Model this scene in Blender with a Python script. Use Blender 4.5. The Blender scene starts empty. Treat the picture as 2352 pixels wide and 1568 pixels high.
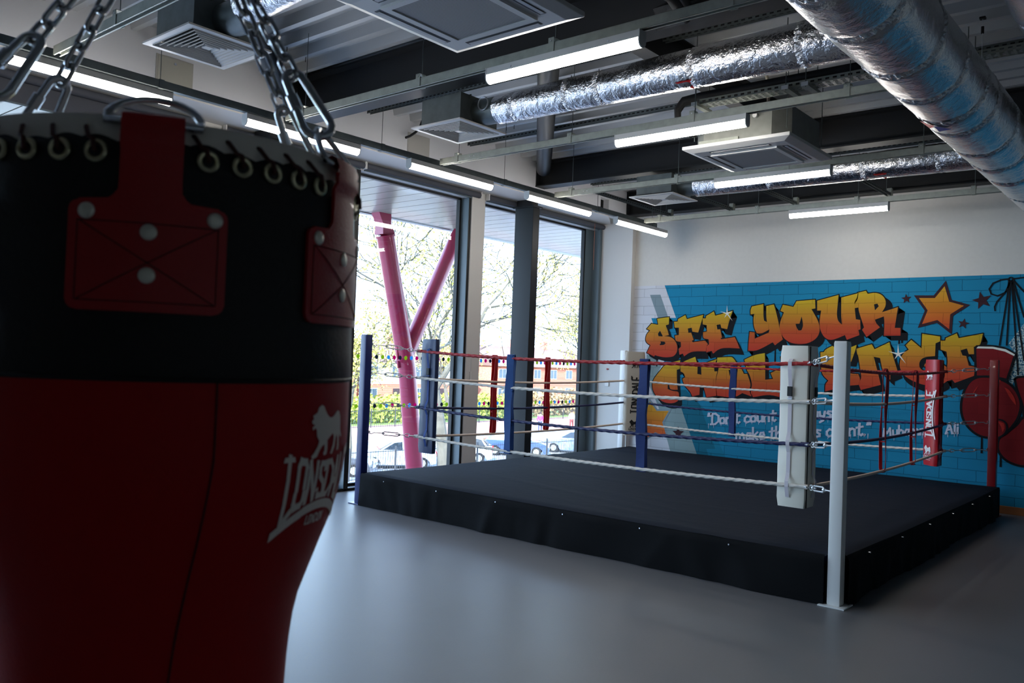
import bpy, bmesh, math, random
from mathutils import Vector, Matrix
from mathutils.geometry import tessellate_polygon
random.seed(7)
SC = bpy.context.scene
COL = SC.collection
PI = math.pi

# ------------------------------------------------------------------ camera
cam_data = bpy.data.cameras.new('camera')
cam_data.sensor_width = 36.0
cam_data.lens = 1942.84 * 36.0 / 2352.0
cam_data.clip_start = 0.02
cam_data.clip_end = 400
cam = bpy.data.objects.new('camera', cam_data)
COL.objects.link(cam)
yaw, pitch, roll = -0.699674, 0.022242, 0.0381046
fw = Vector((math.sin(yaw)*math.cos(pitch), math.cos(yaw)*math.cos(pitch), math.sin(pitch)))
r0 = Vector((math.cos(yaw), -math.sin(yaw), 0)); u0 = r0.cross(fw)
cr = r0*math.cos(roll) + u0*math.sin(roll)
cu = -r0*math.sin(roll) + u0*math.cos(roll)
cam.matrix_world = Matrix(((cr.x, cu.x, -fw.x, 0), (cr.y, cu.y, -fw.y, 0), (cr.z, cu.z, -fw.z, 1.55), (0, 0, 0, 1)))
cam_data.dof.use_dof = True
cam_data.dof.focus_distance = 8.5
cam_data.dof.aperture_fstop = 10.0
SC.camera = cam

# ------------------------------------------------------------------ world, sun, exposure
SC.view_settings.view_transform = 'Standard'
SC.view_settings.look = 'None'
SC.view_settings.gamma = 1.0
SC.view_settings.use_curve_mapping = False
SC.view_settings.exposure = 1.08
world = bpy.data.worlds.new('sky')
SC.world = world
world.use_nodes = True
wn = world.node_tree.nodes; wl = world.node_tree.links
bg = wn['Background']
tc = wn.new('ShaderNodeTexCoord'); sp = wn.new('ShaderNodeSeparateXYZ'); rp = wn.new('ShaderNodeValToRGB')
wl.new(tc.outputs['Generated'], sp.inputs[0]); wl.new(sp.outputs['Z'], rp.inputs['Fac'])
rp.color_ramp.elements[0].position = 0.0; rp.color_ramp.elements[0].color = (0.60, 0.78, 1.0, 1)
rp.color_ramp.elements[1].position = 0.8; rp.color_ramp.elements[1].color = (0.36, 0.57, 1.0, 1)
wl.new(rp.outputs['Color'], bg.inputs['Color'])
bg.inputs['Strength'].default_value = 4.2
sun_d = bpy.data.lights.new('sun', 'SUN'); sun_d.energy = 8.0; sun_d.angle = math.radians(0.6); sun_d.color = (1.0, 0.97, 0.92)
sun = bpy.data.objects.new('sun', sun_d); COL.objects.link(sun)
sun.rotation_euler = Vector((-0.45, 0.75, -0.62)).to_track_quat('-Z', 'Y').to_euler()
for y0, y1 in ((-3.4, 4.2), (4.45, 8.07), (8.33, 11.1)):            # sky portals in the window openings
    pd = bpy.data.lights.new('window_portal', 'AREA'); pd.shape = 'RECTANGLE'; pd.size = 3.6; pd.size_y = y1-y0
    pd.cycles.is_portal = True
    po = bpy.data.objects.new('window_portal', pd); COL.objects.link(po)
    po.matrix_world = Matrix(((0, 0, -1, -7.83), (0, 1, 0, (y0+y1)/2), (1, 0, 0, 1.83), (0, 0, 0, 1)))
cy = SC.cycles
cy.use_denoising = True
cy.max_bounces = 8; cy.diffuse_bounces = 4; cy.glossy_bounces = 4; cy.transparent_max_bounces = 12; cy.transmission_bounces = 4
cy.sample_clamp_indirect = 6.0; cy.caustics_reflective = False; cy.caustics_refractive = False

# ------------------------------------------------------------------ helpers
def lin(c):
    return tuple((v/255/12.92 if v/255 <= 0.04045 else ((v/255+0.055)/1.055)**2.4) for v in c)
MATS = {}
def mat(name, rgb, rough=0.5, metal=0.0, bump=0.0, bscale=40.0, var=0.0, emit=0.0, spec=0.4, coord='Object', bstretch=None, coat=0.0, vscale=None, emitcol=None):
    if name in MATS: return MATS[name]
    m = bpy.data.materials.new(name); m.use_nodes = True
    nt = m.node_tree; b = nt.nodes['Principled BSDF']
    c = lin(rgb) + (1,)
    b.inputs['Base Color'].default_value = c
    b.inputs['Roughness'].default_value = rough
    b.inputs['Metallic'].default_value = metal
    b.inputs['Specular IOR Level'].default_value = spec
    if coat: b.inputs['Coat Weight'].default_value = coat
    if emit:
        b.inputs['Emission Color'].default_value = (emitcol or (1, 1, 1)) + (1,)
        b.inputs['Emission Strength'].default_value = emit
    if bump or var:
        t = nt.nodes.new('ShaderNodeTexCoord'); mp = nt.nodes.new('ShaderNodeMapping'); n = nt.nodes.new('ShaderNodeTexNoise')
        if bstretch: mp.inputs['Scale'].default_value = bstretch
        nt.links.new(t.outputs[coord], mp.inputs[0]); nt.links.new(mp.outputs[0], n.inputs['Vector'])
        n.inputs['Scale'].default_value = bscale; n.inputs['Detail'].default_value = 4
        if bump:
            bp = nt.nodes.new('ShaderNodeBump'); bp.inputs['Strength'].default_value = min(1, bump); bp.inputs['Distance'].default_value = 0.01
            nt.links.new(n.outputs['Fac'], bp.inputs['Height']); nt.links.new(bp.outputs[0], b.inputs['Normal'])
        if var:
            n2 = nt.nodes.new('ShaderNodeTexNoise'); n2.inputs['Scale'].default_value = vscale or bscale*0.1; n2.inputs['Detail'].default_value = 5
            nt.links.new(mp.outputs[0], n2.inputs['Vector'])
            r = nt.nodes.new('ShaderNodeValToRGB'); nt.links.new(n2.outputs['Fac'], r.inputs[0])
            r.color_ramp.elements[0].position = 0.3; r.color_ramp.elements[1].position = 0.7
            r.color_ramp.elements[0].color = tuple(v*(1-var) for v in c[:3]) + (1,)
            r.color_ramp.elements[1].color = tuple(min(1, v*(1+var)) for v in c[:3]) + (1,)
            nt.links.new(r.outputs[0], b.inputs['Base Color'])
    MATS[name] = m
    return m

def setp(o, label=None, cat=None, group=None, kind=None):
    if label: o['label'] = label
    if cat: o['category'] = cat
    if group: o['group'] = group
    if kind: o['kind'] = kind
    return o

class MB:
    def __init__(s): s.v = []; s.f = []
    def add(s, vs, fs):
        k = len(s.v); s.v += [tuple(v) for v in vs]; s.f += [tuple(i+k for i in f) for f in fs]; return s
    def box(s, a, b):
        (x0, y0, z0), (x1, y1, z1) = a, b
        return s.add([(x0,y0,z0),(x1,y0,z0),(x1,y1,z0),(x0,y1,z0),(x0,y0,z1),(x1,y0,z1),(x1,y1,z1),(x0,y1,z1)],
                     [(0,3,2,1),(4,5,6,7),(0,1,5,4),(1,2,6,5),(2,3,7,6),(3,0,4,7)])
    def obox(s, c, ax, ay, az):
        c = Vector(c); ax, ay, az = Vector(ax), Vector(ay), Vector(az)
        vs = [c+i*ax+j*ay+k*az for k in (-1, 1) for i, j in ((-1,-1),(1,-1),(1,1),(-1,1))]
        return s.add(vs, [(0,3,2,1),(4,5,6,7),(0,1,5,4),(1,2,6,5),(2,3,7,6),(3,0,4,7)])
    def tube(s, pts, r, n=8, caps=True, closed=False):
        pts = [Vector(p) for p in pts]; m = len(pts)
        rs = r if isinstance(r, (list, tuple)) else [r]*m
        up = None; rings = []
        for i, p in enumerate(pts):
            if closed: t = pts[(i+1) % m]-pts[i-1]
            else: t = pts[min(i+1, m-1)]-pts[max(i-1, 0)]
            t = t.normalized() if t.length > 1e-9 else Vector((0, 0, 1))
            if up is None:
                up = Vector((0, 0, 1)) if abs(t.z) < 0.9 else Vector((1, 0, 0))
            sd = t.cross(up)
            if sd.length < 1e-6: sd = t.orthogonal()
            sd.normalize(); up = sd.cross(t).normalized()
            rings.append([p + rs[i]*(math.cos(2*PI*k/n)*sd + math.sin(2*PI*k/n)*up) for k in range(n)])
        vs = [q for ring in rings for q in ring]; fs = []
        for i in range(m if closed else m-1):
            j = (i+1) % m
            for k in range(n):
                fs.append((i*n+k, i*n+(k+1) % n, j*n+(k+1) % n, j*n+k))
        if caps and not closed:
            fs.append(tuple(range(n-1, -1, -1))); fs.append(tuple((m-1)*n+k for k in range(n)))
        return s.add(vs, fs)
    def lathe(s, prof, c=(0, 0, 0), n=32, a0=0.0, a1=2*PI):
        full = abs(a1-a0-2*PI) < 1e-6; k = n if full else n+1
        vs = []; fs = []
        for r, z in prof:
            for i in range(k):
                a = a0+(a1-a0)*i/n; vs.append((c[0]+r*math.cos(a), c[1]+r*math.sin(a), c[2]+z))
        for j in range(len(prof)-1):
            for i in range(n):
                i2 = (i+1) % k
                fs.append((j*k+i, j*k+i2, (j+1)*k+i2, (j+1)*k+i))
        return s.add(vs, fs)
    def prism(s, poly, fn, t0, t1):
        """poly 2D (a,b); fn(a,b,t)->xyz, extruded between t0 and t1"""
        n = len(poly); vs = [fn(a, b, t0) for a, b in poly]+[fn(a, b, t1) for a, b in poly]
        tri = tessellate_polygon([[Vector((a, b, 0)) for a, b in poly]])
        fs = [tuple(t) for t in tri]+[tuple(n+i for i in reversed(t)) for t in tri]
        fs += [(i, (i+1) % n, n+(i+1) % n, n+i) for i in range(n)]
        return s.add(vs, fs)
    def build(s, name, m, parent=None, smooth=False, bevel=0, kind=None, label=None, fix=True):
        me = bpy.data.meshes.new(name)
        off = Vector((0, 0, 0)); p = parent
        if p is not None:
            while p.parent is not None: p = p.parent
            off = p.location.copy()
        me.from_pydata([tuple(Vector(v)-off) for v in s.v], [], s.f)
        bm = bmesh.new(); bm.from_mesh(me)
        if fix: bmesh.ops.recalc_face_normals(bm, faces=bm.faces)
        if bevel: bmesh.ops.bevel(bm, geom=list(bm.edges), offset=bevel, segments=2, profile=0.6, affect='EDGES', clamp_overlap=True)
        bm.to_mesh(me); bm.free()
        if smooth:
            for q in me.polygons: q.use_smooth = True
        me.materials.append(m)
        o = bpy.data.objects.new(name, me); COL.objects.link(o)
        if parent is not None: o.parent = parent
        if smooth and bevel is not None:
            try: me.set_sharp_from_angle(angle=math.radians(40))
            except Exception: pass
        if kind: o['kind'] = kind
        if label: o['label'] = label
        return o
def thing(name, loc, label, cat, group=None):
    o = bpy.data.objects.new(name, None); COL.objects.link(o); o.location = loc; o.empty_display_size = 0.05
    return setp(o, label, cat, group)
def inst(src, parent, M, name=None):
    """another part sharing a mesh; M relative to the thing"""
    o = bpy.data.objects.new(name or src.name.split('.')[0], src if isinstance(src, bpy.types.Mesh) else src.data)
    COL.objects.link(o); o.parent = parent; o.matrix_local = M
    return o
def mesh_only(mb, name, m, smooth=False):
    o = mb.build(name, m, smooth=smooth); me = o.data; bpy.data.objects.remove(o); return me

# stroke lettering: returns quads (2D) for polylines
def strokes(polys, w, sub=0):
    out = []
    for pl in polys:
        for i in range(len(pl)-1):
            a, b = Vector(pl[i]), Vector(pl[i+1]); d = b-a
            if d.length < 1e-6: continue
            t = d.normalized(); nrm = Vector((-t.y, t.x))*w/2; e = t*w*0.42
            k = max(1, int(d.length/sub)) if sub else 1
            p0 = a-e; p1 = b+e
            for j in range(k):
                q0 = p0.lerp(p1, j/k); q1 = p0.lerp(p1, (j+1)/k)
                out.append([q0-nrm, q1-nrm, q1+nrm, q0+nrm])
    return out
GL = {
 'D': (.62, [[(.05,0),(.05,1)],[(-.05,.98),(.3,.98),(.55,.75),(.55,.25),(.3,.02),(-.05,.02)]]),
 'o': (.5, [[(.12,.05),(.35,.05),(.42,.3),(.33,.55),(.12,.52),(.04,.28),(.12,.05)]]),
 'n': (.5, [[(.05,0),(.05,.55)],[(.05,.4),(.22,.56),(.38,.45),(.4,0)]]),
 't': (.42, [[(.18,.9),(.16,.1),(.3,0),(.38,.08)],[(0,.6),(.38,.66)]]),
 'c': (.46, [[(.4,.5),(.22,.58),(.06,.4),(.06,.15),(.2,.0),(.4,.08)]]),
 'u': (.5, [[(.05,.55),(.07,.12),(.2,.0),(.38,.12)],[(.4,.55),(.42,0)]]),
 'h': (.5, [[(.06,0),(.04,1)],[(.06,.35),(.22,.55),(.38,.42),(.4,0)]]),
 'e': (.46, [[(.05,.28),(.38,.34),(.32,.56),(.12,.54),(.04,.25),(.15,.02),(.4,.06)]]),
 'd': (.5, [[(.38,1),(.4,0)],[(.38,.45),(.2,.56),(.05,.35),(.08,.06),(.25,.02),(.38,.15)]]),
 'a': (.5, [[(.36,.55),(.16,.56),(.04,.3),(.12,.04),(.3,.1),(.38,.5),(.42,0)]]),
 'y': (.5, [[(.05,.55),(.1,.2),(.3,.15)],[(.4,.55),(.3,-.2),(.1,-.32)]]),
 's': (.42, [[(.34,.52),(.14,.56),(.08,.4),(.3,.24),(.3,.06),(.04,.02)]]),
 'm': (.74, [[(.05,0),(.06,.55)],[(.06,.4),(.2,.56),(.32,.42),(.33,0)],[(.33,.4),(.5,.56),(.62,.42),(.64,0)]]),
 'k': (.5, [[(.06,0),(.04,1)],[(.38,.6),(.1,.3),(.4,0)]]),
 'i': (.22, [[(.1,0),(.1,.55)],[(.1,.78),(.1,.84)]]),
 'l': (.22, [[(.1,0),(.1,1)]]),
 ',': (.2, [[(.12,.05),(.04,-.18)]]), '.': (.2, [[(.08,.0),(.1,.04)]]),
 "'": (.2, [[(.12,1.05),(.06,.8)]]), '"': (.34, [[(.1,1.05),(.06,.8)],[(.26,1.05),(.22,.8)]]),
 ' ': (.3, []),
 'M': (.8, [[(.05,0),(.12,.75),(.35,.25),(.6,.78),(.66,0)]]),
 'A': (.6, [[(.02,0),(.28,1),(.52,0)],[(.1,.38),(.46,.38)]]),
 'L': (.5, [[(.1,1),(.1,0),(.48,0)]]), 'O': (.62, [[(.14,0),(.42,0),(.5,.12),(.5,.88),(.42,1),(.14,1),(.06,.88),(.06,.12),(.14,0)]]),
 'N': (.66, [[(.08,0),(.08,1),(.5,0),(.5,1)]]),
 'S': (.58, [[(.46,.8),(.42,.97),(.14,.97),(.07,.85),(.1,.62),(.42,.42),(.48,.2),(.42,.03),(.12,.03),(.07,.2)]]),
 'E': (.54, [[(.44,1),(.08,1),(.08,0),(.46,0)],[(.08,.52),(.36,.52)]]),
}
def text_quads(s, h, w, x0=0, y0=0, sx=1.0, sub=0, slope=0.0, gap=0.0, shear=0.0):
    x = x0; out = []
    for ch in s:
        adv, pls = GL[ch]
        P = [[(x+a*h*sx+shear*b*h, y0+b*h+slope*(x+a*h*sx-x0)) for a, b in pl] for pl in pls]
        out += strokes(P, w, sub); x += (adv+gap)*h*sx
    return out, x
# a walking lion facing left, unit box about 1.25 wide and 1 high
LION = [(.0,.70),(.06,.74),(.03,.80),(.10,.83),(.16,.86),(.20,.95),(.30,1.0),(.38,.97),(.44,.88),(.52,.80),(.62,.74),(.74,.74),(.86,.80),(.96,.86),(1.06,.84),(1.13,.74),(1.16,.60),(1.17,.46),(1.24,.34),(1.20,.30),(1.13,.38),(1.10,.30),(1.14,.14),(1.12,.06),(1.03,.05),(1.04,.12),(1.02,.30),(.96,.38),(.92,.30),(.90,.14),(.80,.0),(.72,.02),(.76,.08),(.82,.20),(.84,.34),(.78,.42),(.66,.36),(.56,.30),(.58,.12),(.56,.02),(.46,.0),(.44,.06),(.48,.10),(.46,.22),(.38,.20),(.30,.12),(.22,.0),(.08,-.04),(.04,.02),(.12,.08),(.22,.20),(.26,.30),(.18,.40),(.16,.52),(.12,.56),(.04,.52),(.03,.58),(.10,.62),(.02,.65)]
def logo_quads(W, hr=0.24, bend=1.0):
    """arched slab lettering centred on 0, total width W, with the stretched first and last letters and the swoosh below"""
    h = W*hr; qs, end = text_quads('LONSDALE', 1.0, .17, 0, 0, 1.0, 0)
    tot = end-0.06; out = []
    def mp(p):
        u = (p[0]/tot-0.5)*2
        bo = -0.35*h*u*u*bend; to = h*(.88+.22*u*u*bend)
        if abs(u) > .80: bo -= .22*h*min(1, (abs(u)-.80)/.1)
        return (u*W/2, bo+p[1]*(to-bo))
    for q in qs:
        for j in range(3):
            a = q[0].lerp(q[1], j/3); b = q[0].lerp(q[1], (j+1)/3); c = q[3].lerp(q[2], (j+1)/3); d = q[3].lerp(q[2], j/3)
            out.append([mp(a), mp(b), mp(c), mp(d)])
    for s, x in ((-1, -.97), (1, .95)):                              # serifs on the first and last letters
        out.append([(x*W/2-.06*W, h*1.0), (x*W/2+.06*W, h*1.0), (x*W/2+.05*W, h*1.13), (x*W/2-.05*W, h*1.13)])
    n = 14
    for i in range(n):
        u0, u1 = -1.12+2.2*i/n, -1.12+2.2*(i+1)/n
        f = lambda u: (u*W/2, (-0.10-0.50*u*u)*h)
        g = lambda u: (u*W/2, (-0.34-0.50*u*u)*h)
        out.append([g(u0), g(u1), f(u1), f(u0)])
    return out, h
def poly_mesh(mb, quads, fn):
    for i, q in enumerate(quads):
        P3 = [Vector(fn(p[0], p[1])) for p in q]
        nr = (P3[1]-P3[0]).cross(P3[-1]-P3[0])
        if nr.length > 0: nr = nr.normalized()*(6e-5*(i % 13))   # printed strokes overlap: keep them from being coplanar
        mb.add([p+nr for p in P3], [tuple(range(len(q)))])
def poly_fill(mb, poly, holes, fn):
    lists = [[Vector((a, b, 0)) for a, b in poly]]+[[Vector((a, b, 0)) for a, b in hh] for hh in holes]
    allp = [p for l in lists for p in l]
    tri = tessellate_polygon(lists)
    mb.add([fn(p[0], p[1]) for p in allp], [tuple(t) for t in tri])

# ------------------------------------------------------------------ materials
M_white = mat('white_paint', (208, 206, 202), .6, bump=.05, bscale=300)
M_wall = mat('wall_paint', (205, 203, 197), .7, bump=.04, bscale=200, var=.02)
M_frame = mat('frame_grey', (92, 106, 113), .42)
M_gasket_shade = mat('gasket_shade_black', (14, 15, 17), .5)
M_dark = mat('steel_dark', (14, 20, 25), .5, bump=.03, bscale=60)
M_beam = mat('beam_paint', (24, 25, 27), .55, bump=.05, bscale=30)
M_galv = mat('galvanised', (158, 162, 152), .42, .35, bump=.06, bscale=60, var=.12, vscale=18)
M_galvd = mat('galvanised_dark', (104, 112, 112), .45, .5, bump=.06, bscale=60, var=.12, vscale=14)
M_zinc = mat('zinc_bright', (214, 218, 222), .3, .75)
M_deck = mat('deck_metal', (200, 202, 202), .45, .2, bump=.02, bscale=20, var=.06, vscale=3, bstretch=(.3, 3, 3))
M_black = mat('black_plastic', (14, 14, 15), .5)
M_rubber = mat('rubber_foam', (22, 22, 23), .8, bump=.2, bscale=60)
M_plast = mat('white_plastic', (214, 213, 210), .4)
M_light = mat('lamp_diffuser', (255, 250, 250), .5, emit=15.0, emitcol=(1.0, .95, .89))
# ------------------------------------------------------------------ setting: room shell
WX, UX, FY, DZ = -7.585, -7.05, 11.2, 4.2
BX, BY = 4.5, -4.6                                                # right and back walls, behind the camera
m_floor = mat('floor_vinyl', (106, 107, 110), .38, bump=.04, bscale=90, var=.05, vscale=1.1, coat=0.0)
b = MB().box((WX-.2, BY, -.05), (BX, FY+.1, 0)); setp(b.build('floor', m_floor), kind='structure')
wf = MB().box((UX-.55, FY, 0), (BX, FY+.15, 4.6)); setp(wf.build('wall_far', M_wall), kind='structure')
setp(MB().box((BX, BY, 0), (BX+.15, FY+.15, 4.6)).build('wall_right', mat('wall_right_paint', (150, 147, 142), .7)), kind='structure')
setp(MB().box((WX-.2, BY-.15, 0), (BX+.15, BY, 4.6)).build('wall_back', mat('wall_back', (120, 118, 115), .7)), kind='structure')
# wall above the windows with its soffit
wl_ = MB().box((UX-.12, BY, 3.77), (UX-.001, 10.28, 4.6)).box((UX-.12, 10.5, 3.77), (UX-.001, FY, 4.6)).box((UX-.12, 10.28, 4.0), (UX-.001, 10.5, 4.6)).box((UX-.12, 10.28, 3.77), (UX-.001, 10.5, 3.81))
wl_.box((UX-.4, 10.25, 3.78), (UX-.3, 10.53, 4.05))
setp(wl_.build('wall_left', mat('wall_paint_cool', (214, 215, 219), .7)), kind='structure')
sof = MB().prism([(WX-.25, BY), (UX, BY), (UX, 10.5), (-7.42, 11.12), (WX-.25, 11.12)], lambda a, b, t: (a, b, t), 3.75, 3.80)
setp(sof.build('ceiling_window_soffit', M_white), kind='structure')
setp(MB().box((WX-.25, BY, 3.66), (WX, 11.12, 3.76)).build('trim_window_head', M_white), kind='structure')
setp(MB().box((WX-.2, 11.1, 0), (-6.99, FY, 3.75)).build('wall_left_pier', M_white), kind='structure')
vent = MB().box((UX-.25, 10.28, 3.81), (UX-.1, 10.5, 4.0)).build('wall_opening', M_black); setp(vent, 'dark square opening high in the wall above the last window', 'opening')
# baseboard
m_wood = mat('wood_trim', (150, 96, 58), .5, var=.15, bscale=30, bstretch=(.2, 3, 3))
setp(MB().box((-6.99, FY-.018, 0), (BX, FY+.001, .09)).build('baseboard_far', m_wood, bevel=.004), kind='structure')
setp(MB().box((WX-.22, BY, -.01), (WX+.0, 11.1, .03)).build('trim_window_sill', M_gasket_shade), kind='structure')
# corrugated deck: ribs run along X
prof = []
y = BY
P = .245; D = .085
def deck(y):
    k = (y-3.045)/P; fr = k-math.floor(k)                          # 0 = centre of the low flange
    d = abs(fr-.5)*2                                               # 1 at low flange, 0 at pan centre
    return DZ if d > .78 else (DZ+D if d < .62 else DZ+D*(.78-d)/.16)
ys = []
k0 = math.floor((BY-3.045)/P)-1; k1 = math.ceil((FY+.2-3.045)/P)+1
for k in range(k0, k1):
    for fr in (-.11, .11, .19, .47, .53, .81):
        z = DZ if abs(fr) == .11 else (DZ+D if fr in (.19, .81) else DZ+D-.008)
        ys.append((3.045+(k+fr)*P, z))
dk = MB(); n = len(ys)
dk.add([(UX-.5, y, z) for y, z in ys]+[(BX+.1, y, z) for y, z in ys], [(i, i+1, n+i+1, n+i) for i in range(n-1)])
setp(dk.build('ceiling', M_deck), kind='structure')
setp(MB().box((WX-3.2, BY-.3, 4.62), (BX+.3, FY+.3, 4.8)).build('ceiling_roof_slab', M_wall), kind='structure')
seams = MB()
for x in (-1.62,):
    seams.box((x, BY, DZ-.004), (x+.03, FY, DZ+.0))
# pink-tinted fixing tails: short black ends of the deck screws
tails = MB()
for i in range(44):
    x = random.uniform(-6.6, -1.2); k = random.randint(-2, 30); yy = 3.045+k*P
    if yy < FY-.2: tails.tube([(x, yy, DZ+.01), (x, yy, DZ-.045)], .0035, 5)
setp(tails.build('ceiling_screw_tails', M_black), kind='structure')

# ------------------------------------------------------------------ windows
m_glass = bpy.data.materials.new('window_glass'); m_glass.use_nodes = True
nt = m_glass.node_tree; nt.nodes.clear()
o_ = nt.nodes.new('ShaderNodeOutputMaterial'); mx = nt.nodes.new('ShaderNodeMixShader'); tr = nt.nodes.new('ShaderNodeBsdfTransparent'); gl = nt.nodes.new('ShaderNodeBsdfGlossy'); lw_ = nt.nodes.new('ShaderNodeLayerWeight'); pw_ = nt.nodes.new('ShaderNodeMath'); pw_.operation = 'POWER'; pw_.inputs[1].default_value = 5.0; fr_ = nt.nodes.new('ShaderNodeMath'); fr_.operation = 'MULTIPLY_ADD'; fr_.inputs[1].default_value = .95; fr_.inputs[2].default_value = .035; nt.links.new(lw_.outputs['Facing'], pw_.inputs[0]); nt.links.new(pw_.outputs[0], fr_.inputs[0])
gl.inputs['Roughness'].default_value = 0.0; tr.inputs['Color'].default_value = (.93, .96, .97, 1)
nt.links.new(fr_.outputs[0], mx.inputs[0]); nt.links.new(tr.outputs[0], mx.inputs[1]); nt.links.new(gl.outputs[0], mx.inputs[2]); nt.links.new(mx.outputs[0], o_.inputs[0])
def dot_mat(name, rgb):
    m = bpy.data.materials.new(name); m.use_nodes = True; nt = m.node_tree; nt.nodes.clear(); c = lin(rgb)+(1,)
    o = nt.nodes.new('ShaderNodeOutputMaterial'); a = nt.nodes.new('ShaderNodeBsdfDiffuse'); b = nt.nodes.new('ShaderNodeBsdfTranslucent'); x = nt.nodes.new('ShaderNodeMixShader')
    a.inputs[0].default_value = c; b.inputs[0].default_value = c; x.inputs[0].default_value = .5
    nt.links.new(a.outputs[0], x.inputs[1]); nt.links.new(b.outputs[0], x.inputs[2]); nt.links.new(x.outputs[0], o.inputs[0]); return m
dot_cols = [dot_mat('dot_blue', (40, 120, 180)), dot_mat('dot_magenta', (170, 8, 80)), dot_mat('dot_charcoal', (22, 26, 34)), dot_mat('dot_lime', (120, 150, 20))]
GXX = -7.72; DOTR = .026
dotm = []
for c in range(4):
    d = MB(); d.add([(0, DOTR*math.cos(2*PI*i/16), DOTR*1.0*math.sin(2*PI*i/16)) for i in range(16)], [tuple(range(16))]); dotm.append(mesh_only(d, 'dot', dot_cols[c]))
wi = 0
def window(y0, y1, fl=.06, frr=.06, dots=True):
    global wi
    wi += 1
    root = bpy.data.objects.new('window_%d' % wi, None); COL.objects.link(root); root.location = (GXX, y0, 0); root['kind'] = 'structure'
    MB().box((GXX-.02, y0+.02, .05), (GXX-.012, y1-.02, 3.655)).build('pane', m_glass, root)
    g = MB().box((GXX-.05, y0-.001, .03), (GXX+.01, y0+.03, 3.66)).box((GXX-.05, y1-.03, .03), (GXX+.01, y1+.001, 3.66)).box((GXX-.05, y0, .03), (GXX+.01, y1, .06)).box((GXX-.05, y0, 3.63), (GXX+.01, y1, 3.66))
    g.build('gasket_shade_strip', M_gasket_shade, root)
    if dots:
        k = 0; y = y0+.10
        while y < y1-.07:
            for z in (1.53, .945):
                inst(dotm[(k + wi) % 4], root, Matrix.Translation((.0-.009, y-y0, z)))
            y += .0942; k += 1
    return root
def mullion(y0, y1, n=[0]):
    n[0] += 1
    f = MB().box((GXX-.04, y0, 0), (WX, y1, 3.67)).build('window_frame', M_frame, bevel=.004)
    MB().box((WX+.0005, y0-.001, .02), (WX+.004, y1+.001, 3.66)).build('gasket_shade_strip', M_gasket_shade, f)  # black sheet stands for the unlit room-side face, shade put into its colour
    setp(f, kind='structure'); f.name = 'window_frame_%d' % n[0]
def panel(y0, y1, n=[0]):
    n[0] += 1
    setp(MB().box((GXX-.04, y0, 0), (WX+.02, y1, 3.68)).build('trim_panel_%d' % n[0], M_white, bevel=.006), kind='structure')
for a, b_, d in ((-3.35, -1.62, 0), (-1.56, .3, 0), (.56, 2.28, 0), (2.34, 4.16, 1), (4.49, 6.15, 1), (6.21, 8.02, 1), (8.35, 9.33, 1), (9.39, 10.86, 1)):
    window(a, b_, dots=bool(d))
for a, b_ in ((-1.62, -1.56), (2.28, 2.34), (6.15, 6.21), (9.33, 9.39), (10.86, 11.1)):
    if a > 10: 
        f = MB().box((GXX-.04, 10.86, 0), (GXX+.02, 11.1, 3.67)).box((GXX-.04, 11.04, 0), (WX+.03, 11.1, 3.67)).build('window_frame', M_frame, bevel=.004); setp(f, kind='structure')
    else: mullion(a, b_)
for a in (.3, 4.2, 8.07):
    panel(a, a+.26)
    mullion(a-.04, a); mullion(a+.26, a+.28) if False else None
panel(-3.65, -3.4)
setp(MB().box((WX-.18, BY, 0), (WX, -3.6, 3.7)).build('wall_left_end', M_wall), kind='structure')

# roller blinds
m_blind = mat('blind_fabric', (74, 76, 84), .75, bump=.1, bscale=400)
def blind(y0, y1, label, drop=0.0):
    t = thing('roller_blind', (WX+.03, y0, 3.70), label, 'blind', 'roller blinds along the window heads')
    MB().tube([(WX+.045, y0, 3.705), (WX+.045, y1, 3.705)], .038, 16).build('roll', m_blind, t, smooth=True)
    for y in (y0-.012, y1+.012): MB().obox((WX+.045, y, 3.71), (.03, 0, 0), (0, .008, 0), (0, 0, .042)).build('bracket', M_plast, t, bevel=.004)
    MB().box((WX+.0, y0+.01, 3.665-drop), (WX+.006, y1-.01, 3.70)).build('cloth', m_blind, t)
    MB().box((WX-.004, y0+.01, 3.655-drop), (WX+.012, y1-.01, 3.672-drop)).build('bottom_bar', M_frame, t, bevel=.003)
blind(.58, 4.17, 'long grey roller blind above the window behind the heavy bag, partly let down', .17)
blind(4.47, 6.21, 'grey roller blind above the window just right of the heavy bag rim')
blind(6.25, 8.18, 'grey roller blind above the window with the pink columns outside')
blind(8.36, 9.36, 'short grey roller blind left of the dark square steel column')
blind(9.40, 11.1, 'grey roller blind right of the dark square steel column')

# access hatch, opening, hose, small wall fittings
hp = thing('access_hatch', (UX, 3.66, 3.93), 'square cream access hatch in the wall beside the left ceiling diffuser', 'hatch')
MB().box((UX, 3.49, 3.80), (UX+.006, 3.83, 4.07)).build('frame', mat('hatch_frame', (170, 168, 160), .5), hp)
MB().box((UX+.004, 3.505, 3.815), (UX+.010, 3.815, 4.055)).build('door', mat('hatch_cream', (172, 170, 158), .5), hp)
MB().tube([(UX+.01, 3.66, 4.02), (UX+.013, 3.66, 4.02)], .012, 12).build('lock', M_zinc, hp)
hp = MB().box((UX, 6.42, 3.80), (UX+.006, 6.76, 4.07)).box((UX+.004, 6.435, 3.815), (UX+.009, 6.745, 4.055)).build('access_hatch', mat('hatch_cream2', (176, 174, 168), .5))
setp(hp, 'pale square access hatch in the wall under the middle ceiling diffuser', 'hatch')
ho = thing('flexible_conduit', (-6.97, 6.56, 4.25), 'short black flexible conduit hanging loose beside the middle diffuser', 'conduit')
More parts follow.
